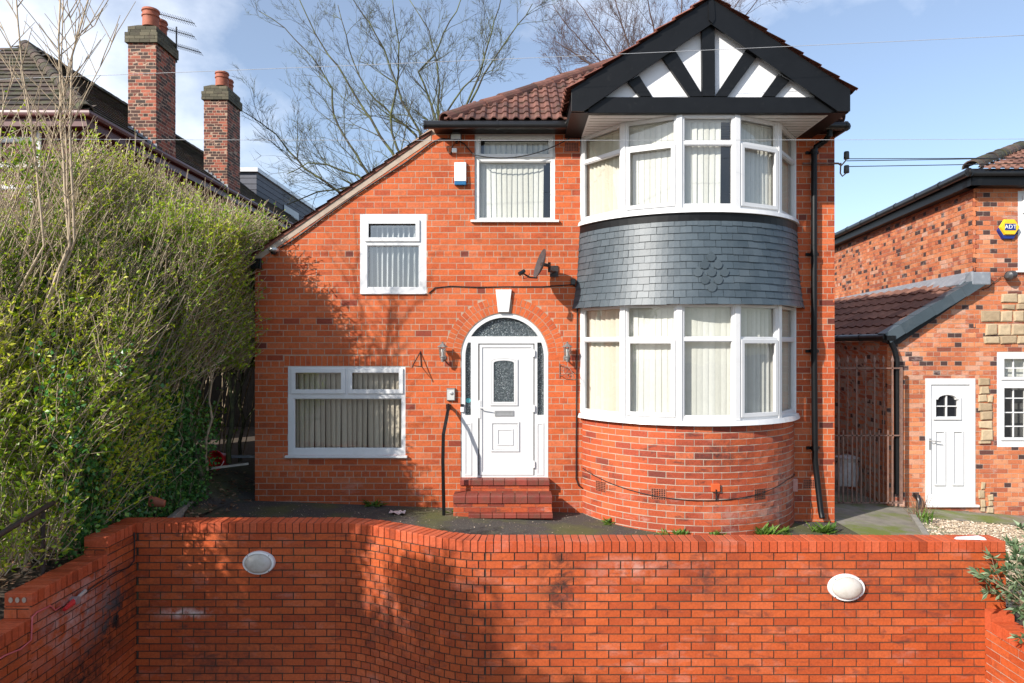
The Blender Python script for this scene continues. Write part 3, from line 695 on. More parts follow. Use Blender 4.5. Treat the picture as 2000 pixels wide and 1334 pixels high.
# --- steps ---------------------------------------------------------------------------
st = empty('front_steps', (0, 9.6, 0), 'red tiled brick steps with mossy risers below the white front door', 'steps')
def tiles(mb, x0, x1, y0, y1, z1, th, n, round_=.012):
    w = (x1 - x0) / n
    for i in range(n):
        a, b = x0 + i * w + .004, x0 + (i + 1) * w - .004; pr = []
        for k in range(5):
            t = pi / 2 * k / 4; pr.append((y0 + round_ - round_ * sin(t) if 0 else y0 + round_ * (1 - sin(t)), z1 - round_ * (1 - cos(t)) if 0 else z1 - round_ + round_ * cos(t)))
        prof = [(y1, z1)] + pr + [(y0, z1 - th), (y1, z1 - th)]
        V = [(a, yy, zz) for yy, zz in prof] + [(b, yy, zz) for yy, zz in prof]; k = len(prof)
        mb.add(V, [tuple(range(k)), tuple(range(k, 2 * k))[::-1]] + [(i2, (i2 + 1) % k, k + (i2 + 1) % k, k + i2) for i2 in range(k)], rng.random())
mb = MB(); tiles(mb, -.745, .535, 9.72, 9.875, .472, .075, 8); tiles(mb, -.815, .555, 9.40, 9.72, .315, .10, 8, .02); tiles(mb, -.60, .56, 9.335, 9.44, .085, .06, 7, .012)
mb.build('tread', M['step_tile'], st)
mb = MB(); Tst = lambda yy: (lambda u, w, z: (u, yy - w, z))
lay(mb, Tst(9.745), -.74, .53, .305, .395, .22, .045, .006, 0)
mb.build('riser', M['bay_brick'], st, recalc=False); mb = MB(); lay(mb, Tst(9.42), -.81, .55, -.06, .212, .22, .074, .008, 0, tonef=lambda *a: rng.uniform(.02, .7))
mb.build('riser', M['bay_brick'], st, recalc=False)
mb = MB(); mb.box(-.74, .53, 9.752, 9.87, -.2, .39); mb.box(-.81, .55, 9.427, 9.75, -.2, .212); mb.build('core', M['mortar'], st)

# --- the bay -------------------------------------------------------------------------
def Tbay(R): return lambda u, w, z: (BX + (R + w) * sin(u / R), BY - (R + w) * cos(u / R), z)
Rb = 1.655; am = math.acos((BY - HY) / Rb)
mb = MB(); lay(mb, Tbay(Rb), -Rb * am, Rb * am, -.29, 1.345, .2385, .0862, .0125, .001, off=.05, tonef=lambda u, z, ww: rng.random() * (.62 if (abs(z - .75) < .42 and abs(u) < .9 and rng.random() < .55) else 1) * (.5 if z < .15 else 1), jit=.0015)
mb.build('bay_base', M['bay_brick'], house, recalc=False)
mb = MB(); V = []; N_ = 96
for i in range(N_ + 1):
    a = -am + 2 * am * i / N_
    for (r_, z) in ((Rb - .0048, -.3), (Rb - .0048, 1.35), (Rb - .12, 1.35), (Rb - .12, -.3)): V.append((BX + r_ * sin(a), BY - r_ * cos(a), z))
mb.add(V, [(i * 4 + k, i * 4 + (k + 1) % 4, i * 4 + 4 + (k + 1) % 4, i * 4 + 4 + k) for i in range(N_) for k in range(4)])
mb.build('bay_mortar', M['mortar_pale'], house)
ANG = [-68.2, -39, -13, 13, 39, 68.2]
def bayp(a, R=BR): return Vector((BX + R * sin(radians(a)), BY - R * cos(radians(a)), 0))
def sillband(name, z0, z1, R0, R1, mat, seg=30, Rin=1.5):
    mb = MB(); V = []; a_ = radians(67.5)
    for i in range(seg + 1):
        a = -a_ + 2 * a_ * i / seg
        for (r_, z) in ((R0, z0), (R1, z1), (Rin, z1), (Rin, z0)): V.append((BX + r_ * sin(a), BY - r_ * cos(a), z))
    mb.add(V, [(i * 4 + k, i * 4 + (k + 1) % 4, i * 4 + 4 + (k + 1) % 4, i * 4 + 4 + k) for i in range(seg) for k in range(4)] + [(0, 1, 2, 3), tuple(seg * 4 + k for k in (3, 2, 1, 0))])
    return mb.build(name, mat, house)
sillband('bay_sill', 1.352, 1.412, 1.735, 1.715, M['upvc']); sillband('bay_sill', 4.105, 4.165, 1.735, 1.715, M['upvc'])
def facets(z0, z1, zt, lower):
    for i in range(5):
        p0, p1 = bayp(ANG[i]), bayp(ANG[i + 1]); w = (p1 - p0).length
        ud = (p1 - p0).normalized(); wd = Vector((ud.y, -ud.x, 0))
        T = Tdir(p0, ud, wd)
        gl = [(.062, w - .062, z0 + .055, zt - .022), (.062, w - .062, zt + .022, z1 - .03)]
        e_ = ()
        if i in (1, 3): gl[0] = (.105, w - .105, z0 + .09, zt - .055); e_ = (0,)
        f = window(house, T, (.012, w - .012, z0, z1), gl, sashes=e_, frame_w=(-.06, -.0), mat='upvc', name='bay_window', sash_t=.052)
        mat = M['blind_cream'] if i in (0, 4) else M['blind']
        sk = ()
        u0, u1 = .03, w - .03
        if not lower:
            if i == 2: sk = ((w - .17, w),)
            if i == 3: u0 = .09
            blinds(f, T, u0, u1, z0 + .03, z1 - .03, .115, mat, (-30, 6, 14, 24, 30)[i], skip=sk)
        else:
            if i == 0: blinds(f, T, u0, u1 - .05, z0 + .03, z1 - .03, .12, mat, -24, pitch=.098, skip=((0, .06), (.36, .44)))
            elif i == 4: blinds(f, T, .25, u1, z0 + .03, z1 - .03, .12, mat, 40)
            else: blinds(f, T, u0, u1, z0 + .03, z1 - .03, .115, mat, (0, 5, 5, 34, 0)[i])
    for i, a in enumerate(ANG):
        p = bayp(a, BR + (-.01 if i in (0, 5) else 0)); t = radians(a)
        rd = Vector((sin(t), -cos(t), 0)); td = Vector((cos(t), sin(t), 0)); T = Tdir(p, td, rd)
        m_ = MB(T); m_.box(-.038, .038, -.07, .012, z0 + .001, z1 - .001); m_.build('bay_post', M['upvc'], house, bevel=.006)
facets(1.413, 2.93, 2.47, True)
facets(4.166, 5.385, 5.02, False)
# tile-hung apron between the two bays
SZ0, SZ1, NR = 2.92, 4.03, 12
def sk_R(z): t = max(0, min(1, (SZ1 - z) / (SZ1 - SZ0))); return 1.685 + .035 * t + .06 * t ** 3
mb = MB(); ex = (SZ1 - SZ0) / NR
mot = math.radians(-0.0)
for rI in range(NR):
    zb = SZ0 + rI * ex; zt = zb + ex + .035
    Rlo, Rhi = sk_R(zb) + .014, sk_R(zt)
    nT = 27; st_ = (rI % 2) * .5
    amax = math.acos((BY - HY + .004) / (Rlo + .0)); da = 2 * amax / nT
    for i in range(-1, nT):
        a0 = max(-amax, -amax + (i + st_ + rng.uniform(-.02, .02)) * da); a1 = min(amax, -amax + (i + 1 + st_) * da - .0022)
        if a1 - a0 < .01: continue
        lo = rng.uniform(0, .004); dz = rng.uniform(-.004, .004); lo2 = lo + rng.uniform(-.002, .002)
        V = []
        for aa, l_o in ((a0, lo), ((a0 + a1) / 2, (lo + lo2) / 2), (a1, lo2)):
            for (R_, z) in ((Rlo + l_o, zb + dz), (Rhi, zt), (Rlo + l_o - .010, zb + dz)):
                V.append((BX + R_ * sin(aa), BY - R_ * cos(aa), z))
        mb.add(V, [(0, 3, 4, 1), (3, 6, 7, 4), (2, 5, 3, 0), (5, 8, 6, 3), (0, 1, 2), (6, 8, 7)], rng.random())
# fish-scale motif
ma = math.asin((hx(1387) * .9 - 0) / 100) if 0 else None
def motif(px, py, r_=.050):
    z = CZ - (py - 673) / 151.5; R_ = sk_R(z) + .030
    xx = (px - 1000) / 151.3; a0 = math.asin((xx - BX) / R_)
    n = 12; ring_ = [(r_ * cos(-pi * i / n), -.012 + r_ * sin(-pi * i / n)) for i in range(n + 1)]
    poly = [(-r_, .0)] + [(-r_ * .0 + a, b) for a, b in reversed(ring_)] + [(r_, .0), (.0, .062)]
    V = []
    for dr, k in ((0, 1), (-.014, 1)):
        for (a, b) in poly: V.append((BX + (R_ + dr) * sin(a0 + a / R_), BY - (R_ + dr) * cos(a0 + a / R_), z + b))
    k = len(poly); mb.add(V, [tuple(range(k)), tuple(range(k, 2 * k))[::-1]] + [(i, (i + 1) % k, k + (i + 1) % k, k + i) for i in range(k)], rng.random())
for py, xs_ in ((500, (1387,)), (515, (1374, 1400)), (530, (1361, 1387, 1413)), (545, (1374, 1400)), (560, (1387,))):
    for x_ in xs_: motif(x_, py, .058)
mb.build('tile_hanging', M['slate'], house)
sillband('apron_flashing', 4.0, 4.104, 1.697, 1.70, M['black_paint'], Rin=1.55)
sillband('apron_backing', 2.925, 4.0, 1.66, 1.66, M['black_paint'], Rin=1.60)
sillband('bay_head', 2.931, 2.96, 1.76, 1.70, M['upvc_old'], Rin=1.40)
# --- gable over the bay --------------------------------------------------------------
GX0, GX1, GY = 1.0, 4.12, 8.86
mb = MB(); mb.box(GX0, GX1, GY, HY - .002, 5.388, 5.43)
sof = mb.build('soffit', M['upvc_old'], house)
mb = MB()
for i in range(9):
    y = GY + .05 + i * .11; mb.box(GX0 + .03, GX1 - .03, y, y + .006, 5.3845, 5.3875)
mb.build('soffit_groove', M['concrete'], sof)
def G(px, py, d=8.75): v = P(px, py, d); return (v.x, v.z)
GC = G(1389, 0)[0]; sl_ = (172.0 / 273.0)
apexz = G(1389, -4)[1]; lowx0, lowx1 = G(1116, 0)[0], G(1661, 0)[0]
def gz(x): return apexz - abs(x - GC) * .655
BT = .335                                           # vertical height of the bargeboard
Tg = lambda Y: (lambda u, w, z: (u, Y - w, z))
panel = [(GX0 + .05, 5.40), (GX1 - .05, 5.40), (GX1 - .05, min(5.6, gz(GX1))), (GC, gz(GC) - .1), (GX0 + .05, min(5.6, gz(GX0)))]
mb = MB(Tg(GY)); mb.plate([(GX0, 5.432), (GX1, 5.432), (GX1, gz(GX1) - .12), (GC, gz(GC) - .12), (GX0, gz(GX0) - .12)], [], -.08, -.02)
mb.build('gable_panel', M['white_render'], house)
D2 = 8.83
def beam(pts, w1=.04, name='gable_beam'):
    mb = MB(Tg(GY)); mb.plate([G(a, b, D2) for a, b in pts], [], -.019, w1); mb.build(name, M['black_paint'], house, bevel=.004)
beam([(1371, 189), (1396, 189), (1395, 40), (1370, 40)], .052)
beam([(1347, 189), (1374, 189), (1316, 95), (1293, 112)]); beam([(1250, 189), (1274, 189), (1248, 148), (1226, 160)])
beam([(1396, 189), (1421, 189), (1478, 112), (1458, 95)]); beam([(1488, 189), (1514, 189), (1542, 158), (1520, 145)])
mb = MB(Tg(GY)); a, b = G(1148, 223, D2), G(1622, 191, D2); mb.box(GX0 - .02, GX1 + .05, -.03, .06, 5.385, b[1]); mb.build('tie_beam', M['black_paint'], house, bevel=.005)
for sgn in (-1, 1):
    xe = lowx0 if sgn < 0 else lowx1
    pts = [(GC, apexz), (xe, gz(xe)), (xe, G(0, 217)[1]), (xe - sgn * .16, G(0, 217)[1]), (GC, apexz - BT)]
    mb = MB(Tg(8.75)); mb.plate(pts, [], -.035, .0); mb.build('bargeboard', M['black_paint'], house, bevel=.004)
mb = MB(Tg(8.75)); a = [G(1389, -6), G(1396, 25), G(1391, 47), G(1383, 28)]; mb.plate([G(1383, 5), G(1388, -8), G(1394, 5), G(1396, 38), G(1391, 47), G(1384, 40)], [], .0, .018); mb.build('finial', M['black_paint'], house)
mb = MB()                                            # timber underside of the gable roof, between barge and house
for sgn in (-1, 1):
    xe = lowx0 if sgn < 0 else lowx1
    mb.add([(GC, 8.79, apexz - .03), (xe, 8.79, gz(xe) - .03), (xe, 11.6, gz(xe) - .03), (GC, 11.6, apexz - .03), (GC, 8.79, apexz - .07), (xe, 8.79, gz(xe) - .07), (xe, 11.6, gz(xe) - .07), (GC, 11.6, apexz - .07)],
           [(0, 1, 2, 3), (7, 6, 5, 4), (0, 4, 5, 1), (1, 5, 6, 2)])
    x2 = xe - sgn * .01
    mb.add([(x2, 8.79, 5.40), (x2, 9.90, 5.40), (x2, 9.90, gz(xe) - .06), (x2, 8.79, gz(xe) - .06), (x2 - sgn * .03, 8.79, 5.40), (x2 - sgn * .03, 9.90, 5.40), (x2 - sgn * .03, 9.9, gz(xe) - .06), (x2 - sgn * .03, 8.79, gz(xe) - .06)], [(0, 1, 2, 3), (7, 6, 5, 4), (0, 4, 5, 1)])
    a_, b_ = (xe, GX0) if sgn < 0 else (GX1, xe)
    mb.box(min(a_, b_), max(a_, b_), 8.80, 9.87, 5.388, 5.402)
mb.build('gable_roof_deck', M['black_paint'], house)

# --- roofs ---------------------------------------------------------------------------
def roof(mb, O, U, S, nu, ns, cw=.30, ch=.30, clip=None, lift=.022, prof='roman', tone=None, th=.016):
    """O lower left corner, U along the eaves, S up the slope"""
    O, U, S = Vector(O), Vector(U).normalized(), Vector(S).normalized(); N = U.cross(S).normalized()
    if N.z < 0: N = -N
    shape = {'roman': [(0, 0), (.10, 0), (.20, .030), (.32, .030), (.42, 0), (.5, 0), (.60, 0), (.70, .030), (.82, .030), (.92, 0), (1, 0)], 'pan': [(0, .022), (.12, .03), (.25, .01), (.5, -.004), (.8, .004), (1, .022)], 'flat': [(0, 0), (.97, 0), (.985, -.006)]}[prof]
    for j in range(ns):
        for i in range(nu):
            cu, cs = (i + .5) * cw, (j + .5) * ch; k = 0
            if clip and not clip(cu, cs): continue
            t = rng.random() if tone is None else tone(); q = rng.uniform(0, .004)
            V = []
            for a, h in shape:
                p = O + U * ((i + a) * cw)
                V += [p + S * (j * ch) + N * (h + lift + q), p + S * ((j + 1) * ch + .02) + N * (h + .002), p + S * (j * ch) + N * (h + lift + q - th)]
            n = len(shape)
            mb.add([tuple(v) for v in V], [(a * 3, a * 3 + 3, a * 3 + 4, a * 3 + 1) for a in range(n - 1)] + [(a * 3 + 2, a * 3 + 5, a * 3 + 3, a * 3) for a in range(n - 1)], t)
def ridge(mb, a, b, r=.11, seg=.42, n=8, lift=.02, tone=None, jit=.012):
    a, b = Vector(a), Vector(b); d = (b - a); L = d.length; d.normalize(); side = d.cross(Vector((0, 0, 1))).normalized(); up = side.cross(d).normalized()
    k = int(L / seg) + 1; s_ = L / k
    for i in range(k):
        p0 = a + d * (i * s_) + up * (lift + rng.uniform(-jit, jit) * .5); p1 = a + d * ((i + 1) * s_ + .015) + up * (lift + rng.uniform(-jit, jit) * .5); r0 = r * 1.04; r1 = r * .96
        V = []
        for p, rr in ((p0, r0), (p1, r1), (p0, r0 - .018), (p1, r1 - .018)):
            for q in range(n + 1): t = pi * q / n; V.append(p + side * rr * cos(t) + up * (rr * sin(t) - .05))
        m_ = n + 1
        mb.add([tuple(v) for v in V], [(q, q + 1, m_ + q + 1, m_ + q) for q in range(n)] + [(2 * m_ + q, q, q + 1, 2 * m_ + q + 1) for q in range(n)] + [(3 * m_ + q, m_ + q, m_ + q + 1, 3 * m_ + q + 1)[::-1] for q in range(n)] + [(2 * m_ + q, 3 * m_ + q, 3 * m_ + q + 1, 2 * m_ + q + 1) for q in range(n)], rng.random() if tone is None else tone())
EZ, EY = hz(240) - .0, 9.62; EZ = CZ + (673 - 232) * EY / F
EX0, EX1 = P(868, 0, EY).x, P(1642, 0, EY).x
pt = radians(34.9); U_, S_ = Vector((1, 0, 0)), Vector((0, cos(pt), sin(pt)))
mb = MB(); Lr = EX1 - EX0
roof(mb, (EX0, EY - .06, EZ - .04), U_, S_, int(Lr / .31) + 1, 14, .31, .275, clip=lambda u, s: u - .0 > s * cos(pt) - .12 and (Lr - u) > s * cos(pt) * .8 - .12 and s < 3.85)
rf = mb.build('roof', M['roof_tile'], house)
hm = 3.1
mb = MB(); A_ = Vector((EX0, EY, EZ)); Bq = Vector((EX0 + hm, EY + hm, EZ + hm * math.tan(pt))); ridge(mb, A_, Bq, .12)
C_ = Vector((EX1, EY, EZ)); ridge(mb, C_, Bq, .12); ridge(mb, Bq, Bq + Vector((0, 2.4, 0)), .12)
mb.build('ridge_tiles', M['roof_tile'], rf)
mb = MB(); tz = hm * math.tan(pt)                      # solid under the tiles
e = .035
mb.hull([(EX0, EY, EZ - e), (EX1, EY, EZ - e), (EX1, EY + 8.6, EZ - e), (EX0, EY + 8.6, EZ - e)], [(EX0 + hm, EY + hm, EZ + tz - e), (EX0 + hm + .01, EY + hm, EZ + tz - e), (EX0 + hm + .01, EY + hm + 2.4, EZ + tz - e), (EX0 + hm, EY + hm + 2.4, EZ + tz - e)])
mb.build('roof_deck', M['roof_tile'], house)
# gable roof tiles (verge edge seen beyond the bargeboards)
mb = MB(); gp = math.atan(.655)
for sgn in (-1, 1):
    xe = (lowx0 - .06) if sgn < 0 else (lowx1 + .06); Ls = abs(xe - GC) / cos(gp)
    O_ = (xe, 8.70, gz(xe) + .005)
    roof(mb, O_, (0, 1, 0), (-sgn * cos(gp), 0, sin(gp)), 10, int(Ls / .29) + 1, .30, Ls / (int(Ls / .29) + 1), clip=lambda u, s: True, lift=.03, prof='roman', th=.03)
mb.build('gable_tiles', M['verge_tile'], rf)
mb = MB(); ridge(mb, (GC, 8.70, apexz + .02), (GC, 11.6, apexz + .02), .12); mb.build('gable_ridge', M['roof_tile'], rf)
# catslide
cs_a = math.atan((slope_z(XS) - slope_z(XW0)) / (XS - XW0))
x0c = XW0 - .10; z0c = slope_z(x0c); Lc = (XS + .0 - x0c) / cos(cs_a)
ncs = 16; mb = MB(); roof(mb, (x0c, HY - .045, z0c + .035), (0, 1, 0), (cos(cs_a), 0, sin(cs_a)), 20, ncs, .30, Lc / ncs, prof='flat', lift=.024, th=.024)
mb.build('catslide_tiles', M['verge_tile'], rf)
mb = MB(TF)
dn = .085
mb.plate([(x0c + .02, z0c + .004), (XS - .0, slope_z(XS) + .004), (XS, slope_z(XS) + .035), (x0c + .0, z0c + .035)], [], -8, .02)
mb.build('catslide_deck', M['verge_tile'], house)
mb = MB(TF); mb.plate([(XW0 + .0, slope_z(XW0) - .10), (XS, slope_z(XS) - .10), (XS, slope_z(XS) - .018), (XW0 - .02, slope_z(XW0) - .018)], [], -.02, .006)
mb.build('verge_mortar', M['mortar_pale'], house)
# fascia + gutters
def gutter(name, pts, r=.058, par=house, brack=.8):
    mb = MB(); mb.tube(pts, r, 10)
    L = 0
    for a, b in zip(pts, pts[1:]):
        a, b = Vector(a), Vector(b); n = max(1, int((b - a).length / brack))
        for i in range(n + 1):
            p = a + (b - a) * (i / n); d = (b - a).normalized() * .015; mb.tube([p - d, p + d], r * 1.13, 10)
    return mb.build(name, M['black_plastic'], par, smooth=True)
gl_ = CZ + (673 - 242) * 9.56 / F
gutter('gutter', [P(830, 244, 9.56), P(1112, 244, 9.56)])
gutter('gutter', [P(1108, 244, 9.56), P(1121, 222, 9.3), P(1127, 212, 9.0)], .05)
gutter('gutter', [P(1562, 246, 9.56), P(1652, 246, 9.56)]); gutter('gutter', [P(1652, 247, 9.56), P(1652, 247, 9.56) + Vector((0, 3, 0))])
mb = MB(); a = P(846, 248, 9.63); b = P(1126, 264, 9.63); mb.box(a.x, .99, 9.63, HY - .002, CZ + (673 - 262) * HY / F, CZ + (673 - 244) * 9.63 / F)
mb.box(GX1 + .01, EX1 + .02, 9.63, HY - .002, CZ + (673 - 262) * HY / F, CZ + (673 - 246) * 9.63 / F); mb.build('fascia', M['black_paint'], house, bevel=.006)
# downpipe
mb = MB(); mb.tube([P(1621, 250, 9.6), P(1620, 264, 9.6), P(1612, 275, 9.72), P(1594, 287, 9.79), P(1590, 300, 9.79), P(1590, 680, 9.79), P(1592, 900, 9.79), P(1603, 998, 9.79), P(1606, 1012, 9.74)], .041, 12)
for y in (300, 500, 690, 880): p = P(1590 + (y > 800) * 1.5, y, 9.79); mb.tube([p, p + Vector((0, 0, .06))], .049, 12); mb.box(p.x - .09, p.x + .09, 9.84, 9.872, p.z + .01, p.z + .05)
mb.build('downpipe', M['black_paint'], house, smooth=True)
# air bricks
def airbrick(T, u0, u1, z0, z1, nu=6, nz=6, mat='terracotta'):
    mb = MB(T); cu, cz = (u1 - u0) / (nu + .4), (z1 - z0) / (nz + .4); mb.box(u0, u1, -.02, .0025, z0, z1)
    a = mb.build('airbrick', M[mat], house); mb = MB(T)
    for i in range(nu):
        for j in range(nz): mb.box(u0 + cu * (i + .4), u0 + cu * (i + 1.0), .0026, .004, z0 + cz * (j + .4), z0 + cz * (j + 1))
    mb.build('vent_holes', M['room'] if 0 else M['black_plastic'], a)
airbrick(TF, *rect(1103, 1130, 278, 296), 8, 6); airbrick(TF, *rect(1105, 1130, 268, 275), 8, 2); airbrick(TF, *rect(1568, 1594, 936, 954), 7, 5)
for px in (1173, 1286, 1484):
    x = (px - 1000) / (F / 8.87) if px != 1173 else (px - 1000) * 9.3 / F
    for _ in range(4): 
        s_ = max(-1, min(1, (x - BX) / Rb)); a = math.asin(s_); x = (px - 1000) * (BY - Rb * cos(a)) / F
    d = BY - Rb * cos(a); z = CZ - ((950 if px == 1173 else 965) - 673) * d / F
    airbrick(Tbay(Rb), Rb * a - .10, Rb * a + .10, z - .075, z + .075)
# ================================================================ right-hand neighbour
DR = 11.4
rh = empty('neighbour_house', P(1850, 990, DR), 'orange brick neighbouring house at the right edge with a tiled lean-to and white side door', 'house')
def rx(px): return (px - 1000) * DR / F
def rz(py): return CZ - (py - 673) * DR / F
TRt = Tflat(DR)
RX0, RXU, RX1 = rx(1733), rx(1902), 10.6
zU = rz(366)
def rrect(px0, px1, py0, py1): return (rx(px0), rx(px1), rz(py1), rz(py0))
RD, RW1, RW2 = rrect(1807, 1904, 739, 989), (rx(1947), rx(2062), rz(873), rz(688)), (rx(1988), rx(2090), rz(529), rz(373))
zl0, zl1 = rz(664), rz(556)
mb = MB(TRt)
mb.plate([(RX0, -1.2), (RX1, -1.2), (RX1, zU), (RXU + .06, zU), (RXU + .06, zl1 + .1), (RX0 + .01, zl0)], [ro(RD), ro(RW1), ro(RW2)], -.25, -.0045)
mb.box(RX0, RX0 + .2, -9, -.252, -1.2, zl0 - .03)
mb.build('mortar', M['mortar_pale'], rh)
limr = lambda za, zb: (max(RX0, RX0 + (zb - zl0) * (RXU - RX0) / (zl1 + .1 - zl0)) if zb < zl1 + .1 else RXU, RX1)
CLAD = [(rx(1907), rx(1935), rz(866), rz(737))]
def rtone(u, z, ww):
    if ww < .15: return .06 if rng.random() < .17 else rng.uniform(.15, 1)
    return rng.uniform(.08, 1)
mb = MB(); RBH = .0782
lay(mb, TRt, RX0, RX1, -1.0, zU, .2366, RBH, .0095, 0, [RD, RW1, RW2], limr, tonef=rtone, hdr=lambda k: k % 2 == 1, jit=.003)
mb.build('wall', M['right_brick'], rh, recalc=False)
# lean-to flank and the receding upper wall
mb = MB(); lay(mb, lambda u, w, z: (RX0 - w, DR + u, z), 0, 7.5, -.9, zl0 - .03, .2366, RBH, .0095, 0, tonef=rtone, hdr=lambda k: k % 2 == 1, jit=.003)
mb.build('side_wall', M['right_brick'], rh, recalc=False)
UP0 = Vector((RXU, DR, 0)); UP1 = Vector((8.95, 20.5, 0)); ud = (UP1 - UP0).normalized(); wd = Vector((-ud.y, ud.x, 0)); LU = (UP1 - UP0).length
TU = Tdir(UP0, ud, wd)
mb = MB(); lay(mb, TU, 0, LU, 2.3, zU, .2366, RBH, .0095, 0, tonef=rtone, hdr=lambda k: k % 2 == 1, jit=.003)
mb.build('upper_side_wall', M['right_brick'], rh, recalc=False)
mb = MB(TU); mb.box(.06, LU, -.1, -.0045, 2.0, zU - .01); mb.build('mortar', M['mortar_pale'], rh)
# lean-to roof
pO = Vector((rx(1728), DR - .12, rz(655))); top = Vector((RXU + .02, DR - .12, rz(548)))
sd = (top - pO); Lr2 = sd.length; sdn = sd.normalized()
mb = MB(); roof(mb, pO, (0, 1, 0), sdn, 26, 6, .30, Lr2 / 6, prof='pan', lift=.03, th=.025)
lr = mb.build('lean_to_roof', M['roof_tile_right'], rh)
mb = MB(); e = Vector((0, 0, -.03)); b_ = Vector((0, 8, 0)); q = [pO + e, top + e, top + e + b_, pO + e + b_]; mb.hull([tuple(v + Vector((0, 0, -.06))) for v in q], [tuple(v) for v in q]); mb.build('roof_deck', M['black_paint'], lr)
# roof continues under the receding wall
mb = MB(); q = [top + e, top + e + Vector((1.4, 0, .3)), top + e + b_ + Vector((1.4, 0, .3)), top + e + b_]
mb.add([tuple(v) for v in q], [(0, 1, 2, 3)]); mb.build('lead_flashing', M['lead'], lr) if 0 else None
mb = MB(); # flashing follows the wall
for i in range(20):
    a, b = UP0 + ud * (LU * i / 20), UP0 + ud * (LU * (i + 1) / 20 - .006); zt = rz(535) - .0
    mb.hull([tuple(a + wd * .014 + Vector((0, 0, zt - .02))), tuple(b + wd * .014 + Vector((0, 0, zt - .02))), tuple(b + wd * .22 + Vector((0, 0, zt - .19))), tuple(a + wd * .22 + Vector((0, 0, zt - .19)))],
            [tuple(a + wd * .004 + Vector((0, 0, zt + .05))), tuple(b + wd * .004 + Vector((0, 0, zt + .05))), tuple(b + wd * .23 + Vector((0, 0, zt - .17))), tuple(a + wd * .23 + Vector((0, 0, zt - .17)))])
mb.build('lead_flashing', M['lead'], lr)
mb = MB(); nrm = Vector((-sdn.z, 0, sdn.x))
for i in range(6):                                       # grey verge caps
    a = pO + sdn * (Lr2 * i / 6 - .05) + Vector((0, -.03 - .004 * (i % 2), 0)) + nrm * (.045 + (i % 1) * .01); b = pO + sdn * (Lr2 * (i + 1) / 6 + .03) + Vector((0, -.03 - .004 * (i % 2), 0)) + nrm * .055
    y_ = Vector((0, .24, 0)); dn_ = -nrm * .16
    mb.hull([tuple(a + dn_), tuple(b + dn_), tuple(b + dn_ + y_), tuple(a + dn_ + y_)], [tuple(a + nrm * .02), tuple(b + nrm * .004), tuple(b + nrm * .004 + y_), tuple(a + nrm * .02 + y_)], rng.random())
mb.build('verge_cap', M['slate'], lr)
mb = MB(TRt); mb.plate([(RX0 - .0, rz(672)), (RX0 + .14, rz(672)), (RXU + .06, rz(560)), (RXU + .06, rz(546)), (RX0 - .02, rz(660))], [], -.02, .10); mb.build('verge_board', M['black_paint'], lr)
mb = MB(TRt); mb.box(rx(1886), rx(1923), -.02, .16, rz(558), rz(533)); mb.build('lead_corner', M['lead'], lr, bevel=.02)
gutter('gutter', [(pO.x - .03, DR - .1, pO.z - .03), (pO.x - .03, DR + 8, pO.z - .03)], .06, rh)
mb = MB(); c_ = P(1737, 659, DR - .08)
mb.tube([c_, c_ + Vector((0, -.02, -.05)), P(1747, 683, DR - .1), P(1751, 700, DR - .1), P(1752, 965, DR - .1)], .045, 8)
mb.box(c_.x - .09, c_.x + .06, DR - .17, DR - .03, c_.z - .05, c_.z + .03); mb.build('downpipe', M['black_paint'], rh, bevel=.004)
# main roof edge
ez = rz(345)
ge0 = Vector((rx(1876) - .05, DR - .28, ez)); ge1 = ge0 + ud * (LU + 1)
gutter('gutter', [ge1, ge0, Vector((RX1, DR - .28, ez + .0))], .065, rh, .9)
mb = MB(TU); mb.box(-.25, LU, .0, .17, zU - .02, ez - .03); mb.build('fascia', M['black_paint'], rh)
mb = MB(TRt); mb.box(rx(1880), RX1, .0, .24, zU - .02, ez - .03); mb.build('fascia', M['black_paint'], rh)
hipd = Vector((4.13, 4.13, 1.62)).normalized()
sl3 = atan2(1.62, 4.13); O3 = (ge0.x - .02, DR - .33, ez + .03); S3 = (0, cos(sl3), sin(sl3))
mb = MB(); roof(mb, O3, (1, 0, 0), S3, 16, 14, .30, .30, prof='roman', clip=lambda u, s: u > s * cos(sl3) + .10, lift=.025)
r3 = mb.build('roof', M['roof_tile_right'], rh)
mb = MB(); h0 = Vector((ge0.x + .05, DR - .26, ez + .11)); ridge(mb, h0, h0 + hipd * 5, .13, .40, jit=.03); mb.build('ridge_tiles', M['roof_tile_left'], r3)
mb = MB(); a = Vector((ge0.x, DR - .3, ez)); 
mb.add([tuple(a), tuple(a + ud * (LU + 1)), tuple(a + Vector((4.13, 4.13, 1.62)) + ud * LU), tuple(a + Vector((4.13, 4.13, 1.62)))], [(0, 1, 2, 3)]); mb.build('roof_slope', M['roof_tile_right'], r3)
# front door with arched pane
f = MB(TRt).plate(ro(RD), [ro(rrect(1818, 1893.5, 751, 965))], -.07, .012).build('door_frame', M['upvc'], rh)
mb = MB(TRt); mb.box(RD[0] - .01, RD[1] + .04, .0125, .06, RD[2], RD[2] + .035); mb.build('threshold', M['upvc'], f)
def RG(l): return [(rx(a), rz(b)) for a, b in l]
def hump(x0, x1, yb, ys, yt, e=0):
    c = (x0 + x1) / 2; n = 10
    return RG([(x0 - e, yb + e), (x1 + e, yb + e), (x1 + e, ys - e)] + [(c + (x1 - x0 + 2 * e) * .5 * cos(pi * i / n) * .82, ys - e - (ys - yt) * sin(pi * i / n)) for i in range(0, n + 1)] + [(x0 - e, ys - e)])
mb = MB(TRt); mb.plate(ro(rrect(1818.5, 1893, 751.5, 964.5)), [hump(1828, 1871, 814, 781, 772)], -.06, -.012)
d2 = mb.build('door', M['upvc'], rh)
MB(TRt).plate(hump(1828, 1871, 814, 781, 772, -.2), [], -.05, -.04).build('pane', M['dark_glass'], d2)
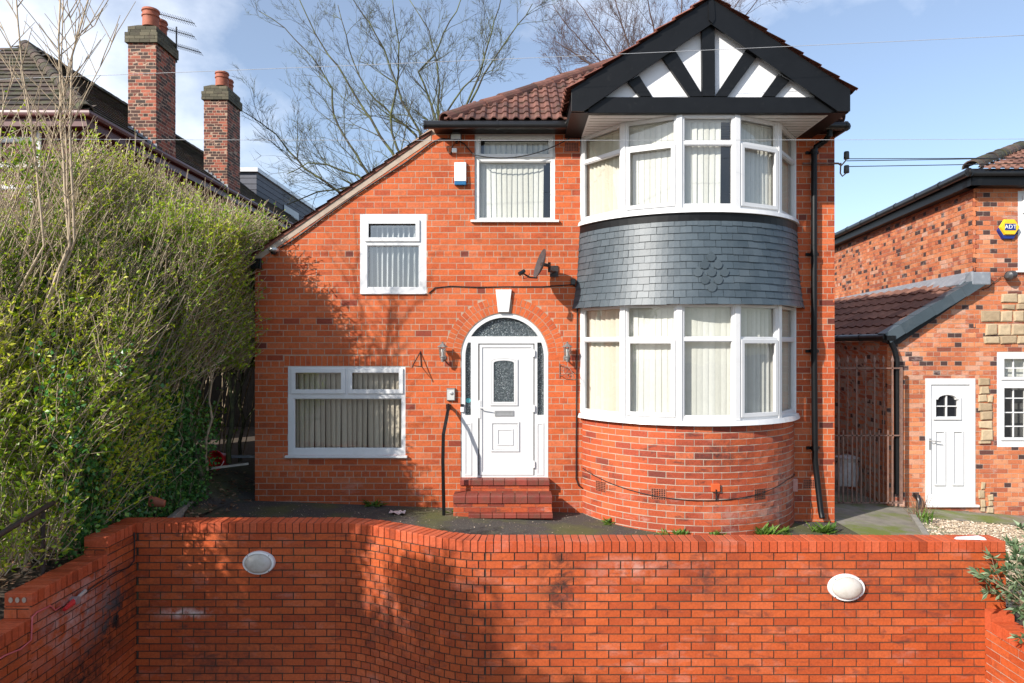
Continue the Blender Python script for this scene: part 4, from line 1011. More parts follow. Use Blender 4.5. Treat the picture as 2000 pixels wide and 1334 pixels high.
mb = MB(TRt); mb.plate(hump(1828, 1871, 814, 781, 772, 5.5), [hump(1828, 1871, 814, 781, 772, 1)], -.0115, .016)
mb.box(rx(1848.5), rx(1850.5), -.039, -.008, rz(814), rz(772)); mb.box(rx(1828), rx(1871), -.0395, -.0085, rz(794.5), rz(792.5))
for a, b in ((1825, 1846), (1860, 1881)):
    mb.plate(ro(rrect(a, b, 841, 948)), [ro(rrect(a + 2.5, b - 2.5, 843.5, 945.5))], -.0115, .012)
mb.build('door_moulding', M['upvc'], d2)
mb = MB(TRt); mb.box(rx(1813), rx(1817), .0125, .02, rz(878), rz(856)); mb.tube([(rx(1815), .02, rz(860)), (rx(1815), .06, rz(860)), (rx(1834), .06, rz(862))], .01, 8); mb.build('handle', M['silver'], d2)
# windows with glazing bars
W = lambda a, b, c, d: rrect(a, b, c, d)
f = window(rh, TRt, RW1, [W(1960, 2048, 701, 736), W(1960, 2048, 758, 854)], sashes=(0, 1), sash_t=.05, frame_w=(-.07, .0), glass='glass')
mb = MB(TRt)
for x in (1982, 2004): mb.box(rx(x) - .009, rx(x) + .009, -.048, -.03, rz(854), rz(758)); mb.box(rx(x) - .009, rx(x) + .009, -.048, -.03, rz(736), rz(701))
for y in (778, 806, 833): mb.box(rx(1960), rx(2048), -.0485, -.0305, rz(y) - .009, rz(y) + .009)
mb.box(rx(1960), rx(2048), -.0485, -.0305, rz(719) - .009, rz(719) + .009); mb.build('glazing_bars', M['upvc'], f)
mb = MB(TRt); mb.box(RW1[0] - .03, RW1[1], -.3, -.29, RW1[2] - .1, RW1[3] - .5); mb.build('dark_room', M['room'], f)
blinds(f, TRt, rx(1958), rx(2050), rz(738), rz(700), .14, M['blind'], 5)
f = window(rh, TRt, RW2, [W(2001, 2080, 386, 412), W(2001, 2080, 424, 520)], sashes=(0,), sash_t=.04, sill=(.06, .05, .03), frame_w=(-.07, .0))
mb = MB(TRt); mb.box(RW2[0] - .03, RW2[1], -.3, -.29, RW2[2] - .1, RW2[3] + .1); mb.build('dark_room', M['room'], f)
# stone cladding left on the wall
mb = MB(TRt)
def stones(x0, x1, y0, y1, hmin=16, hmax=26):
    y = y0
    while y < y1 - 5:
        h = min(rng.uniform(hmin, hmax), y1 - y); x = x0 + rng.uniform(0, 6)
        while x < x1 - 4:
            w = min(rng.uniform(18, 42), x1 - x + 3); j = lambda: rng.uniform(-1.2, 1.2)
            q = [(x + 1 + j(), y + h - 1 + j()), (x + w - 1 + j(), y + h - 1 + j()), (x + w - 1 + j(), y + 1 + j()), (x + 1 + j(), y + 1 + j())]
            p2 = RG(q); c = (sum(a for a, b in p2) / 4, sum(b for a, b in p2) / 4)
            o = [(a, .003, b) for a, b in p2]; k = rng.uniform(.024, .036); i_ = [(c[0] + (a - c[0]) * .8, k + rng.uniform(-.003, .005), c[1] + (b - c[1]) * .78) for a, b in p2]
            mb.hull([(a, .003, b) for a, b in p2], [(a, k * .75, b) for a, b in [(c[0] + (a - c[0]) * .97, c[1] + (b - c[1]) * .97) for a, b in p2]], rng.random())
            mb.hull([(a, k * .75, b) for a, b in [(c[0] + (a - c[0]) * .969, c[1] + (b - c[1]) * .969) for a, b in p2]], i_, rng.random())
            x += w
        y += h
stones(1952, 2040, 573, 605); stones(1910, 2040, 606, 632); stones(1918, 2040, 632, 672); mb.build('stone_cladding', M['sandstone'], rh)
for q_ in ((1908, 1935, 737, 866, 14, 26), (1909, 1920, 940, 1000, 12, 18), (1925, 1936, 965, 1010, 10, 14)):
    mb = MB(TRt); stones(*q_); mb.build('stone_cladding', M['sandstone'], rh)
# yellow alarm box with letters
c = P(1966, 445, DR)
ab = empty('alarm_box', (c.x, DR, c.z), 'yellow hexagonal alarm box with white letters ADT on a blue square, on the right-hand house', 'alarm')
def hexa(r_, k=1.0, dz=0): return [(c.x + r_ * cos(pi / 3 * i), c.z + dz + k * r_ * sin(pi / 3 * i)) for i in range(6)]
mb = MB(TRt); mb.hull([(a, .003, b) for a, b in hexa(.175, .95, -.05)], [(a, .05, b) for a, b in hexa(.165, .95, -.05)]); mb.build('base', M['navy'], ab)
mb = MB(TRt); mb.hull([(a, .045, b) for a, b in hexa(.172, .9)], [(a, .085, b) for a, b in hexa(.155, .9)]); mb.build('cover', M['yellow_plastic'], ab, bevel=.006)
mb = MB(TRt); mb.box(c.x - .09, c.x + .09, .086, .089, c.z - .055, c.z + .055); mb.build('badge', M['navy'], ab)
cu = bpy.data.curves.new('letters', 'FONT'); cu.body = 'ADT'; cu.size = .09; cu.extrude = .002; cu.align_x = 'CENTER'; cu.align_y = 'CENTER'; cu.offset = .0006; cu.space_character = 1.12
to = bpy.data.objects.new('letters_src', cu); COL.objects.link(to); dg = bpy.context.evaluated_depsgraph_get()
me = bpy.data.meshes.new_from_object(to.evaluated_get(dg)); bpy.data.objects.remove(to); me.name = 'letters'; me.materials.clear(); me.materials.append(M['white_plastic'])
lo = bpy.data.objects.new('letters', me); put(lo, (c.x, DR - .0915, c.z), ab); lo.rotation_euler = (radians(90), 0, 0)
# round outdoor light
c = P(1966, 540, DR); r_ = empty('security_light', (c.x, DR, c.z), 'small dark round outdoor light below the alarm box on the right-hand house', 'lamp')
mb = MB(); mb.lathe((c.x, DR, c.z), [(.05, 0), (.05, .03), (.03, .04)], 12, 'y'); mb.build('base', M['grey_steel'], r_, smooth=True)
mb = MB(); mb.tube([Vector((c.x + .06, DR - .03, c.z + .03)), Vector((c.x + .03, DR - .1, c.z + .02)), Vector((c.x - .06, DR - .13, c.z)), Vector((c.x - .09, DR - .14, c.z))], [.05, .07, .075, .04], 12); mb.build('head', M['grey_steel'], r_, smooth=True)
mb = MB(); mb.tube([P(1955, 542, DR - .02), P(1945, 549, DR - .02), P(1930, 562, DR - .02), P(1918, 566, DR - .01)], .006, 5); mb.build('cable', M['cable'], r_)
# black vent pipe by the door
c = P(1787, 968, DR); mb = MB(); mb.tube([c + Vector((0, .02, 0)), c + Vector((0, -.08, 0)), c + Vector((0, -.11, -.05)), c + Vector((-.01, -.12, -.25))], .045, 10)
mb.build('waste_pipe', M['black_plastic'], smooth=True, label='short black waste pipe elbow low on the wall left of the right-hand house door', category=None) if 0 else meta(mb.build('waste_pipe', M['black_plastic'], rh, smooth=True))

# ---------------------------------------------------------------- gate
GD = 11.22
def gp_(px, py): return P(px, py, GD)
gate = empty('iron_gate', gp_(1696, 985), 'tall rusty wrought iron gate with spear heads in the passage between the two houses', 'gate')
mb = MB(); x0 = 5.02; x1 = gp_(1760, 0).x
for y in (719, 850.5, 982): z = gp_(0, y).z; mb.box(x0, x1, GD - .008, GD + .008, z - .010, z + .010)
for px in (1760,): x = gp_(px, 0).x; mb.box(x - .018, x + .018, GD - .018, GD + .018, gp_(0, 984).z, gp_(0, 717).z)
mb.build('gate_frame', M['rust_iron'], gate)
x = 1603.0; i = 0
while x < 1750:
    a = gp_(x, 0).x; tall = (i % 2 == 0); tx = 1
    zt = gp_(0, 708 if tall else 840).z; mb = MB()
    if tall and (i // 2) % 2 == 1:      # barley-twist bar with a basket
        zb = gp_(0, 982).z; n = 90
        for ph in (0, pi): mb.tube([(a + .006 * cos(ph + k * .9), GD + .006 * sin(ph + k * .9), zb + (zt - zb) * k / n) for k in range(n + 1)], .006, 4)
        zc = gp_(0, 790).z
        for q in range(4): mb.tube([(a + .026 * sin(pi * k / 8) * cos(q * pi / 2 + k * .35), GD + .026 * sin(pi * k / 8) * sin(q * pi / 2 + k * .35), zc - .07 + .14 * k / 8) for k in range(9)], .005, 4)
    else: mb.box(a - .011, a + .011, GD - .008, GD + .008, gp_(0, 983).z, zt)
    mb.build('gate_bar', M['rust_iron'], gate)
    if tall:
        mb = MB(); mb.hull([(a - .012, GD - .005, zt), (a + .012, GD - .005, zt), (a + .012, GD + .005, zt), (a - .012, GD + .005, zt)], [(a - .026, GD - .007, zt + .03), (a + .026, GD - .007, zt + .03), (a + .026, GD + .007, zt + .03), (a - .026, GD + .007, zt + .03)])
        mb.hull([(a - .026, GD - .007, zt + .0301), (a + .026, GD - .007, zt + .0301), (a + .026, GD + .007, zt + .0301), (a - .026, GD + .007, zt + .0301)], [(a - .001, GD - .001, zt + .12), (a + .001, GD - .001, zt + .12), (a + .001, GD + .001, zt + .12), (a - .001, GD + .001, zt + .12)])
        mb.build('spear_head', M['rust_iron'], gate)
    x += 8.75; i += 1
# rubble sack behind the gate
c = P(1652, 945, 12.2); mb = MB(); V = []; R0 = random.Random(3)
prof = [(.20, 0), (.23, .12), (.21, .3), (.19, .42), (.23, .50), (.10, .53)]
for r0, h in prof:
    for k in range(12): t = 2 * pi * k / 12; rr = r0 * (1 + R0.uniform(-.13, .13)); V.append((c.x + .85 * rr * cos(t) + .06 * h, c.y + rr * .8 * sin(t), c.z - .02 + h))
mb.add(V, [(i * 12 + k, i * 12 + (k + 1) % 12, i * 12 + 12 + (k + 1) % 12, i * 12 + 12 + k) for i in range(5) for k in range(12)] + [tuple(range(12)), tuple(range(60, 72))])
mb.build('rubble_sack', plain('sack_white', (.5, .5, .5), .7, .3, 12, bumps=.6, bscale=15, dirt=(.12, .12, .11), dirt_scale=6), smooth=True, label='grey white rubble sack standing behind the iron gate', category='sack')

# ================================================================ left-hand neighbour
lh = empty('neighbour_house', (-11.5, 12.8, .3), 'dark red brick house behind the hedge with a mossy hipped roof and two chimney stacks', 'house')
C0 = Vector((-7.95, 12.75, CZ + 4.40)); tp = math.tan(radians(36.6)); A3 = 4.0
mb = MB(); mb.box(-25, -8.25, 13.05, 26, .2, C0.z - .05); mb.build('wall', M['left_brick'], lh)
mb = MB(); mb.box(-25, -8.26, 13.03, 13.048, .2, C0.z - .06); mb.build('front_wall', M['left_brick_shaded'], lh)
mb = MB(); o = C0 - Vector((0, 0, .05))
pk0 = (o.x - A3, o.y + A3, o.z + A3 * tp); pk1 = (o.x - A3, 30, o.z + A3 * tp); pkl = (o.x - A3 - 1.2, o.y + A3, o.z + A3 * tp)
mb.add([tuple(o), (o.x, 30, o.z), pk1, pk0, (-16.0, o.y, o.z), (-16, 30, o.z)], [(0, 1, 2, 3), (0, 3, 4), (4, 3, 2, 5), (0, 4, 5, 1)])
lroof = mb.build('roof', M['roof_tile_left'], lh)
ps = radians(36.6)
mb = MB(); roof(mb, (o.x - .0, 30, o.z + .02), (0, -1, 0), (-cos(ps), 0, sin(ps)), 58, 17, .30, .295, prof='flat', clip=lambda u, s: (17.25 - u) > s * cos(ps) - .1, lift=.03)
roof(mb, (-16.0, o.y, o.z + .02), (1, 0, 0), (0, cos(ps), sin(ps)), 27, 17, .30, .295, prof='flat', clip=lambda u, s: (8.05 - u) > s * cos(ps) - .1 and u > s * cos(ps) - .1, lift=.03)
mb.build('roof_tiles', M['roof_tile_left'], lroof)
mb = MB(); ridge(mb, o + Vector((0, 0, .05)), Vector(pk0) + Vector((0, 0, .05)), .13, .38, jit=.02); ridge(mb, Vector(pk0) + Vector((0, 0, .05)), Vector(pk1) + Vector((0, 0, .05)), .13, .38)
mb.build('ridge_tiles', M['roof_tile_left'], lroof)
mb = MB(); g0 = C0 + Vector((.06, -.06, -.10)); mb.tube([g0 + Vector((-9, 0, 0)), g0, g0 + Vector((0, 13, 0))], .07, 8); mb.build('gutter', M['paint_red_dark'], lh, smooth=True)
mb = MB(); mb.box(-25, C0.x, C0.y, 13.02, C0.z - .32, C0.z - .1); mb.box(C0.x - .28, C0.x - .0, 13.02, 26, C0.z - .32, C0.z - .1); mb.build('fascia', M['paint_red_dark'], lh)
# front window
def lw(px, py): v = P(px, py, 12.95); return v.x, v.z
a, b = lw(-90, 325), lw(76, 238)
Tl = Tflat(12.98)
f = window(lh, Tl, (a[0], b[0], a[1], b[1]), [(a[0] + .08, (a[0] + b[0]) / 2 - .03, a[1] + .08, b[1] - .36), ((a[0] + b[0]) / 2 + .03, b[0] - .07, a[1] + .08, b[1] - .36), (a[0] + .08, (a[0] + b[0]) / 2 - .03, b[1] - .28, b[1] - .07), ((a[0] + b[0]) / 2 + .03, b[0] - .07, b[1] - .28, b[1] - .07)], glass='glass_sky')
a, b = lw(-90, 480), lw(60, 360)
f = window(lh, Tl, (a[0], b[0], a[1], b[1]), [(a[0] + .08, (a[0] + b[0]) / 2 - .03, a[1] + .08, b[1] - .07), ((a[0] + b[0]) / 2 + .03, b[0] - .07, a[1] + .08, b[1] - .07)], glass='glass_sky')
# chimneys
def chimney(px0, px1, pxs, ytop, dd, label_pots, ybase, capy):
    x0, x1 = P(px0, 0, dd).x, P(px1, 0, dd).x; d1 = x1 * F / (pxs - 1000); zt = P(0, ytop, dd).z; zc = P(0, capy, dd).z; zb = C0.z - 1.2
    mb = MB(); n = lambda u, z, w_: rng.random() * (.55 if rng.random() < .35 else 1)
    lay(mb, Tflat(dd), x0, x1, zb, zc, .225, .0765, .015, 0, tonef=n, hdr=lambda k: k % 3 == 1, jit=.003)
    lay(mb, lambda u, w, z: (x1 + w, dd + u, z), .0, d1 - dd, zb, zc, .225, .0765, .015, 0, tonef=n, hdr=lambda k: k % 3 == 1, jit=.003)
    ch = mb.build('chimney', M['old_brick'], lh, recalc=False)
    mb = MB(); mb.box(x0 + .002, x1 - .002, dd + .002, d1, zb, zc); mb.build('mortar', M['mortar'], ch)
    mb = MB(); e = .035
    def band(e, za, zb_):
        lay(mb, Tflat(dd - e), x0 - e, x1 + e, za, zb_, .225, .0765, .007, 0, tonef=lambda *a: rng.random())
        lay(mb, lambda u, w, z: (x1 + e + w, dd + u, z), -e, d1 - dd + e, za, zb_, .225, .0765, .007, 0, tonef=lambda *a: rng.random())
        mb.box(x0 - e + .006, x1 + e - .006, dd - e + .006, d1 + e, za - .002, zb_ + .0, 0)
    band(.05, zc, zc + .23); band(.005, zc + .235, zt - .05)
    mb.hull([(x0, dd, zt - .05), (x1, dd, zt - .05), (x1, d1, zt - .05), (x0, d1, zt - .05)], [(x0 + .15, dd + .15, zt + .05), (x1 - .15, dd + .15, zt + .05), (x1 - .15, d1 - .15, zt + .05), (x0 + .15, d1 - .15, zt + .05)], .3)
    mb.build('chimney_top', M['mossy_brick'], ch)
    for k, (fx, fy) in enumerate(((.66, .2), (.52, .8))):
        cx, cy = x0 + (x1 - x0) * fx, dd + (d1 - dd) * fy; mb = MB()
        mb.lathe((cx, cy, zt), [(.175, 0), (.17, .22), (.19, .23), (.19, .26), (.172, .27), (.172, .33), (.195, .35), (.18, .40), (.13, .41)], 16); mb.build('chimney_pot', M['terracotta'], ch, smooth=True)
    mb = MB()
    for k in range(6):
        a = x0 + (x1 - x0) * k / 6; zs = zb + 1.62 - (a - x0) * tp + .05; mb.box(a, a + (x1 - x0) / 6 + .02, dd - .012, dd - .004, zs - .3, zs + .02)
    mb.build('flashing', M['lead'], ch)
    return x0, x1, dd, d1, zt
c1 = chimney(250, 305, 343, 47, 15.3, '', 285, 84)
c2 = chimney(398, 444, 469, 165, 19.1, '', 345, 195)
# aerial
x1, dd, d1, zt = c1[1], c1[2], c1[3], c1[4]
ae = empty('tv_aerial', (x1, d1, zt), 'black television aerial with three long toothed booms behind the nearer chimney stack', 'aerial')
mb = MB(); mb.tube([(x1 + .02, d1, zt - .5), (x1 + .02, d1, zt + .35)], .018, 6); mb.build('mast', M['grey_steel'], ae)
for (pa, pb) in (((310, 27), (380, 46)), ((320, 55), (380, 72)), ((341, 88), (393, 103))):
    a, b = P(*pa, d1), P(*pb, d1); mb = MB(); mb.tube([a, b], .011, 5); n = 14
    for k in range(n): p = a + (b - a) * (k + .5) / n; mb.tube([p + Vector((-.015, -.12, .03)), p + Vector((.015, .12, -.03))], .006, 4)
    mb.build('boom', M['grey_steel'], ae)
# grey clad house far behind
def Pb(px, py, d=26): return P(px, py, d)
fb = empty('clad_house', Pb(510, 480), 'dark grey clad dormer house far behind, between the hedge and the catslide roof', 'house')
z1 = Pb(0, 337).z; xa, xb = Pb(470, 0).x, Pb(500, 0).x
mb = MB(); mb.box(xa - 6, xb, 26, 40, 0, z1); 
for k in range(40): mb.box(xa - 6, xb + .03, 25.97, 40, z1 - .22 * k - .21, z1 - .22 * k - .01, rng.random())
mb.build('wall', M['cladding'], fb); mb = MB(); mb.box(xa - 6.1, xb + .12, 25.85, 40, z1 + .005, z1 + .16); mb.build('fascia', M['upvc'], fb)
mb = MB(); mb.box(xb + .035, xb + .07, 29, 31, z1 - 1.8, z1 - .6); mb.build('window', M['dark_glass'], fb)
mb = MB(); mb.box(xb + .035, xb + .07, 33, 35, z1 - 1.8, z1 - .6); mb.build('window', M['dark_glass'], fb)
mb = MB()  # added boards blocking low sun from the left, mostly hidden by the hedge
for k in range(40): mb.box(-6.45, -6.42, 8.3 + k * .135, 8.3 + k * .135 + .13, .1, 2.3 + rng.uniform(-.01, .01))
mb.build('fence', plain('blocker_timber', (.06, .045, .03), .9, .3, 8), label='brown timber fence added behind the hedge trunks to block low sun from the left', category='fence')
# dark fence closing the left passage
mb = MB()
for k in range(34): mb.box(-8.2 + k * .135, -8.2 + k * .135 + .13, 17.0, 17.03, .1, 2.1 + rng.uniform(-.01, .01))
mb.build('fence', plain('dark_timber', (.05, .04, .03), .9, .3, 8), label='dark timber fence closing the gap behind the hedge', category='fence')
# ================================================================ things fixed to the house front
def W3(px, py, off=0.0): return Vector((hx(px), HY - off, hz(py)))
def Wd(px, py, off): d = HY - off; return P(px, py, d)
# coach lanterns
def lantern(px, py, label):
    c = W3(px, py); r = empty('wall_lantern', (c.x, HY, c.z), label, 'lantern', 'coach lanterns beside the front door'); y = HY - .13
    mb = MB(); mb.tube([(c.x, HY, c.z - .09), (c.x, HY - .05, c.z - .13), (c.x, y, c.z - .13)], .012, 6); mb.lathe((c.x, HY, c.z - .09), [(.045, 0), (.045, .012), (.02, .02)], 12, 'y'); mb.build('bracket', M['pewter'], r)
    mb = MB(); mb.lathe((c.x, y, c.z), [(.008, .14), (.012, .135), (.01, .12), (.03, .105), (.045, .09), (.074, .068), (.076, .06), (.05, .06)], 6); mb.build('cap', M['pewter'], r)
    mb = MB(); mb.lathe((c.x, y, c.z), [(.047, .058), (.034, -.075)], 6); mb.build('glass', M['glass_lamp'], r)
    mb = MB()
    for k in range(6): t = 2 * pi * k / 6; mb.tube([(c.x + .051 * cos(t), y + .051 * sin(t), c.z + .062), (c.x + .036 * cos(t), y + .036 * sin(t), c.z - .078)], .0045, 4)
    mb.lathe((c.x, y, c.z), [(.04, -.075), (.042, -.085), (.03, -.10), (.034, -.115), (.02, -.13), (.024, -.145), (.008, -.155)], 12); mb.build('frame', M['pewter'], r)
    mb = MB(); mb.lathe((c.x, y, c.z), [(.013, -.07), (.013, -.02), (.02, .0), (.022, .02), (.01, .045)], 8); mb.build('bulb', M['white_plastic'], r, smooth=True)
    return r
lantern(866, 686, 'weathered pewter coach lantern on the brick left of the arched front door')
lantern(1106.5, 686, 'weathered pewter coach lantern on the brick right of the arched front door')
# hanging-basket brackets
mb = MB(); a = W3(821, 688); mb.tube([W3(821, 686, .006), W3(823, 716, .006)], .008, 6); mb.tube([W3(821, 688, .01), Wd(806, 714, .22), Wd(805, 718, .24), Wd(807, 716, .22)], .008, 6); mb.tube([W3(823, 716, .008), Wd(806, 714, .2)], .006, 6)
mb.build('basket_bracket', M['iron'], label='plain black iron hanging bracket between the low window and the left lantern', category='bracket')
mb = MB(); mb.tube([W3(1093, 710, .006), W3(1093, 738, .006)], .007, 6); 
mb.tube([W3(1093, 713, .01), Wd(1100, 712, .06), Wd(1112, 719, .16), Wd(1118, 728, .24), Wd(1121, 738, .25)], .006, 6)
mb.tube([W3(1093, 732, .01), Wd(1098, 734, .06), Wd(1107, 728, .12), Wd(1110, 720, .15)], .005, 6)
for (a_, b_) in (((1100, 722), .1), ((1109, 735), .16)):
    c = Wd(*a_, b_); mb.tube([c + Vector((.045 * cos(t * .6) * (1 - t / 14), .0, .045 * sin(t * .6) * (1 - t / 14))) for t in range(12)], .005, 5)
mb.build('scroll_bracket', M['rust_iron'], label='rusty scrollwork iron bracket below the right lantern', category='bracket')
# satellite dish, seen nearly edge-on
c = Wd(1057, 516, .42); dish = empty('satellite_dish', W3(1080, 522), 'dark grey satellite dish seen edge-on above the front door arch', 'dish')
nd = Vector((-.80, -.55, .42)).normalized(); a1 = nd.cross(Vector((0, 0, 1))).normalized(); a2 = a1.cross(nd).normalized()
nd = Vector((-.955, -.18, .30)).normalized(); a1 = nd.cross(Vector((0, 0, 1))).normalized(); a2 = a1.cross(nd).normalized()
mb = MB(); V = []; 
for s_ in (1, -1):
    for i in range(7):
        q = i / 6
        for k in range(24): t = 2 * pi * k / 24; V.append(tuple(c + a1 * (.235 * q * cos(t)) + a2 * (.215 * q * sin(t)) + nd * (.055 * q * q - .03 + s_ * .005)))
fc = []
for s_ in (0, 1):
    o = s_ * 168
    for i in range(6):
        for k in range(24): fc.append((o + i * 24 + k, o + i * 24 + (k + 1) % 24, o + i * 24 + 24 + (k + 1) % 24, o + i * 24 + 24 + k))
fc += [(144 + k, 144 + (k + 1) % 24, 312 + (k + 1) % 24, 312 + k) for k in range(24)]
mb.add(V, fc); mb.build('reflector', M['grey_steel'], dish, smooth=True)
mb = MB(); l0 = Wd(1020, 533, .62); b0 = c - a2 * .20; mb.tube([b0, b0 + Vector((-.1, -.1, -.005)), l0], .012, 6); mb.build('arm', M['iron'], dish)
mb = MB(); mb.tube([l0 + Vector((-.04, -.04, -.02)), l0 + Vector((.03, .0, .03))], [.03, .025], 10); mb.tube([l0, l0 + Vector((.02, 0, -.08)), l0 + Vector((.08, .05, -.06)), l0 + Vector((.1, .06, 0))], .005, 5); mb.build('receiver', M['black_plastic'], dish)
mb = MB(); mb.tube([c, c + Vector((.10, .06, -.01)), c + Vector((.12, .12, -.02))], .025, 8); mb.tube([c + Vector((.12, .12, -.10)), c + Vector((.12, .12, .04))], .02, 8); mb.tube([c + Vector((.12, .12, -.08)), Wd(1080, 531, .1), W3(1085, 531)], .016, 8); mb.box(*(lambda p: (p.x - .06, p.x + .06, HY - .02, HY - .003, p.z - .08, p.z + .08))(W3(1082, 530))); mb.build('mount', M['iron'], dish)
# alarm box
mb = MB(TF); r_ = rect(887.5, 911.5, 318, 361); ab = empty('alarm_box', W3(899, 364), 'plain white alarm box with a blue strip at its foot, left of the upper window', 'alarm')
mb.hull([(r_[0], .003, r_[2] + .04), (r_[1], .003, r_[2] + .04), (r_[1], .003, r_[3]), (r_[0], .003, r_[3])], [(r_[0] + .006, .065, r_[2] + .04), (r_[1] - .006, .065, r_[2] + .04), (r_[1] - .006, .05, r_[3] - .005), (r_[0] + .006, .05, r_[3] - .005)]); mb.build('cover', M['white_plastic'], ab, bevel=.005)
mb = MB(TF); mb.box(r_[0] + .004, r_[1] - .004, .003, .062, r_[2] - .015, r_[2] + .0385); mb.build('strobe', M['blue_plastic'], ab, bevel=.008)
# flood light + sensor
fl = empty('floodlight', W3(892, 280), 'silver halogen floodlight under the eaves with a small white sensor', 'lamp'); c = W3(892, 273, .10)
mb = MB(); mb.hull([(c.x - .08, c.y - .06, c.z - .05), (c.x + .08, c.y - .06, c.z - .05), (c.x + .08, c.y - .03, c.z + .05), (c.x - .08, c.y - .03, c.z + .05)], [(c.x - .06, c.y + .05, c.z - .03), (c.x + .06, c.y + .05, c.z - .03), (c.x + .06, c.y + .05, c.z + .05), (c.x - .06, c.y + .05, c.z + .05)]); mb.box(c.x - .05, c.x + .05, c.y - .03, c.y + .02, c.z + .05, c.z + .075); mb.build('housing', M['grey_steel'], fl)
mb = MB(); mb.add([(c.x - .066, c.y - .0635, c.z - .038), (c.x + .066, c.y - .0635, c.z - .038), (c.x + .066, c.y - .0395, c.z + .038), (c.x - .066, c.y - .0395, c.z + .038)], [(0, 1, 2, 3)]); mb.build('lens', M['lamp_lens'], fl)
mb = MB(); mb.box(c.x - .015, c.x + .015, c.y + .03, HY - .001, c.z - .06, c.z - .02); mb.build('bracket', M['iron'], fl)
c2_ = W3(888, 295); mb = MB(); mb.box(c2_.x - .035, c2_.x + .035, HY - .06, HY - .002, c2_.z - .035, c2_.z + .03); mb.build('sensor', M['white_plastic'], fl, bevel=.008)
mb = MB(); mb.tube([c2_ + Vector((-.03, -.02, .0)), c2_ + Vector((-.06, -.02, -.04)), c2_ + Vector((-.05, -.01, -.06)), c2_ + Vector((-.035, -.01, .06)), W3(888, 281, .01)], .005, 5); mb.build('cable', M['cable'], fl)
# dome camera and black flood light at the low corner
c = W3(539, 490, .09); cc = empty('security_camera', W3(539, 500), 'white dome security camera on the wall below the low end of the roof', 'camera')
mb = MB(); mb.lathe((c.x, c.y, c.z), [(.03, .03), (.072, .02), (.078, 0), (.07, -.02), (.06, -.028)], 16); mb.tube([(c.x, c.y, c.z + .005), (c.x, HY, c.z + .005)], .045, 10); mb.build('housing', M['silver'], cc, smooth=True)
mb = MB(); mb.lathe((c.x, c.y, c.z), [(.05, -.028), (.045, -.05), (.03, -.066), (.01, -.072)], 16); mb.build('dome', M['dark_glass'], cc, smooth=True)
c = W3(504, 516, .06); fl = empty('floodlight', W3(504, 528), 'square black floodlight at the left edge of the house front', 'lamp')
mb = MB(); mb.box(c.x - .075, c.x + .075, c.y - .03, c.y + .02, c.z - .075, c.z + .075); mb.box(c.x - .02, c.x + .02, c.y + .02, HY, c.z - .03, c.z + .03); mb.build('housing', M['black_plastic'], fl, bevel=.006)
mb = MB(); mb.box(c.x - .062, c.x + .062, c.y - .034, c.y - .0305, c.z - .062, c.z + .062); mb.build('lens', M['dark_glass'], fl)
# intercom, door bell, stickers
c = W3(881, 770); ic = empty('intercom', c, 'grey metal intercom box with a round button left of the door above the handrail', 'intercom')
mb = MB(TF); mb.box(c.x - .062, c.x + .062, .001, .04, c.z - .09, c.z + .09); mb.build('case', M['pewter'], ic, bevel=.004)
mb = MB(TF); mb.box(c.x - .052, c.x + .052, .0405, .045, c.z - .08, c.z + .07); mb.build('face', plain('intercom_face', (.55, .55, .53), .4, .05, 10), ic, bevel=.002)
mb = MB(); mb.lathe((c.x + .012, HY - .045, c.z + .018), [(.024, 0), (.024, .008), (.012, .012)], 14, 'y'); mb.build('button', M['silver'], ic)
c = W3(902, 797); db = empty('doorbell', c, 'small white doorbell with a black top on the left edge of the door frame', 'doorbell')
mb = MB(TF); mb.box(c.x - .018, c.x + .03, .0, .022, c.z - .055, c.z + .02); mb.build('case', M['white_plastic'], db, bevel=.003)
mb = MB(TF); mb.box(c.x - .018, c.x + .03, .0, .026, c.z + .021, c.z + .06); mb.build('top', M['black_plastic'], db)
mb = MB(); mb.lathe((hx(914), HY + .069, hz(783)), [(.036, 0), (.036, .002)], 18, 'y'); mb.build('sticker', plain('teal', (.1, .42, .45), .5, .1, 5), door)
# hand rail
hr = empty('handrail', (P(867, 1005, 9.45).x, 9.45, 0), 'black flat-bar handrail bending from the wall down to the ground left of the steps', 'handrail')
mb = MB(); pts = [W3(876, 791, .02), Wd(876, 795, .10), Wd(873, 812, .25), Wd(866, 848, .42), Wd(865, 900, .43), Wd(867, 1008, .43)]
mb.tube(pts, .024, 6); mb.build('rail', M['black_paint'], hr, bevel=0)
mb = MB(TF); c = W3(876, 792); mb.box(c.x - .035, c.x + .03, .0, .02, c.z - .05, c.z + .02); mb.build('wall_plate', M['black_paint'], hr)
# cables on the wall
def cable(pts, r, label, mat='cable', cat='cable', name='cable'):
    mb = MB(); mb.tube(pts, r, 5); return mb.build(name, M[mat], smooth='all', label=label, category=cat)
cable([W3(x, y, .02) for x, y in ((885, 273), (860, 272), (845, 279), (820, 298), (790, 320), (740, 352), (690, 385), (640, 420), (600, 450), (565, 475), (548, 484))], .013, 'black cable clipped along the sloping verge from the floodlight to the dome camera')
def sag(a, b, s, n=14): return [a + (b - a) * (i / n) - Vector((0, 0, s * 4 * (i / n) * (1 - i / n))) for i in range(n + 1)]
cable([W3(897, 276, .02), W3(908, 283, .02), W3(922, 300, .03)] + sag(W3(928, 306, .09), W3(1106, 276, .06), .13) + [W3(1115, 268, .02)], .008, 'black cable sagging across the upper window from the floodlight to the air brick')
cable([W3(x, y, .012) for x, y in ((838, 573), (850, 562), (880, 559), (930, 561), (990, 560), (1060, 560), (1118, 556), (1124, 560))], .008, 'thin black cable running level above the arch towards the bay')
vc = [(1134, 262), (1136, 330), (1137, 400), (1134, 440), (1131, 500), (1128, 560), (1127, 640), (1126, 760), (1125, 880), (1125, 935), (1130, 948), (1141, 955)]
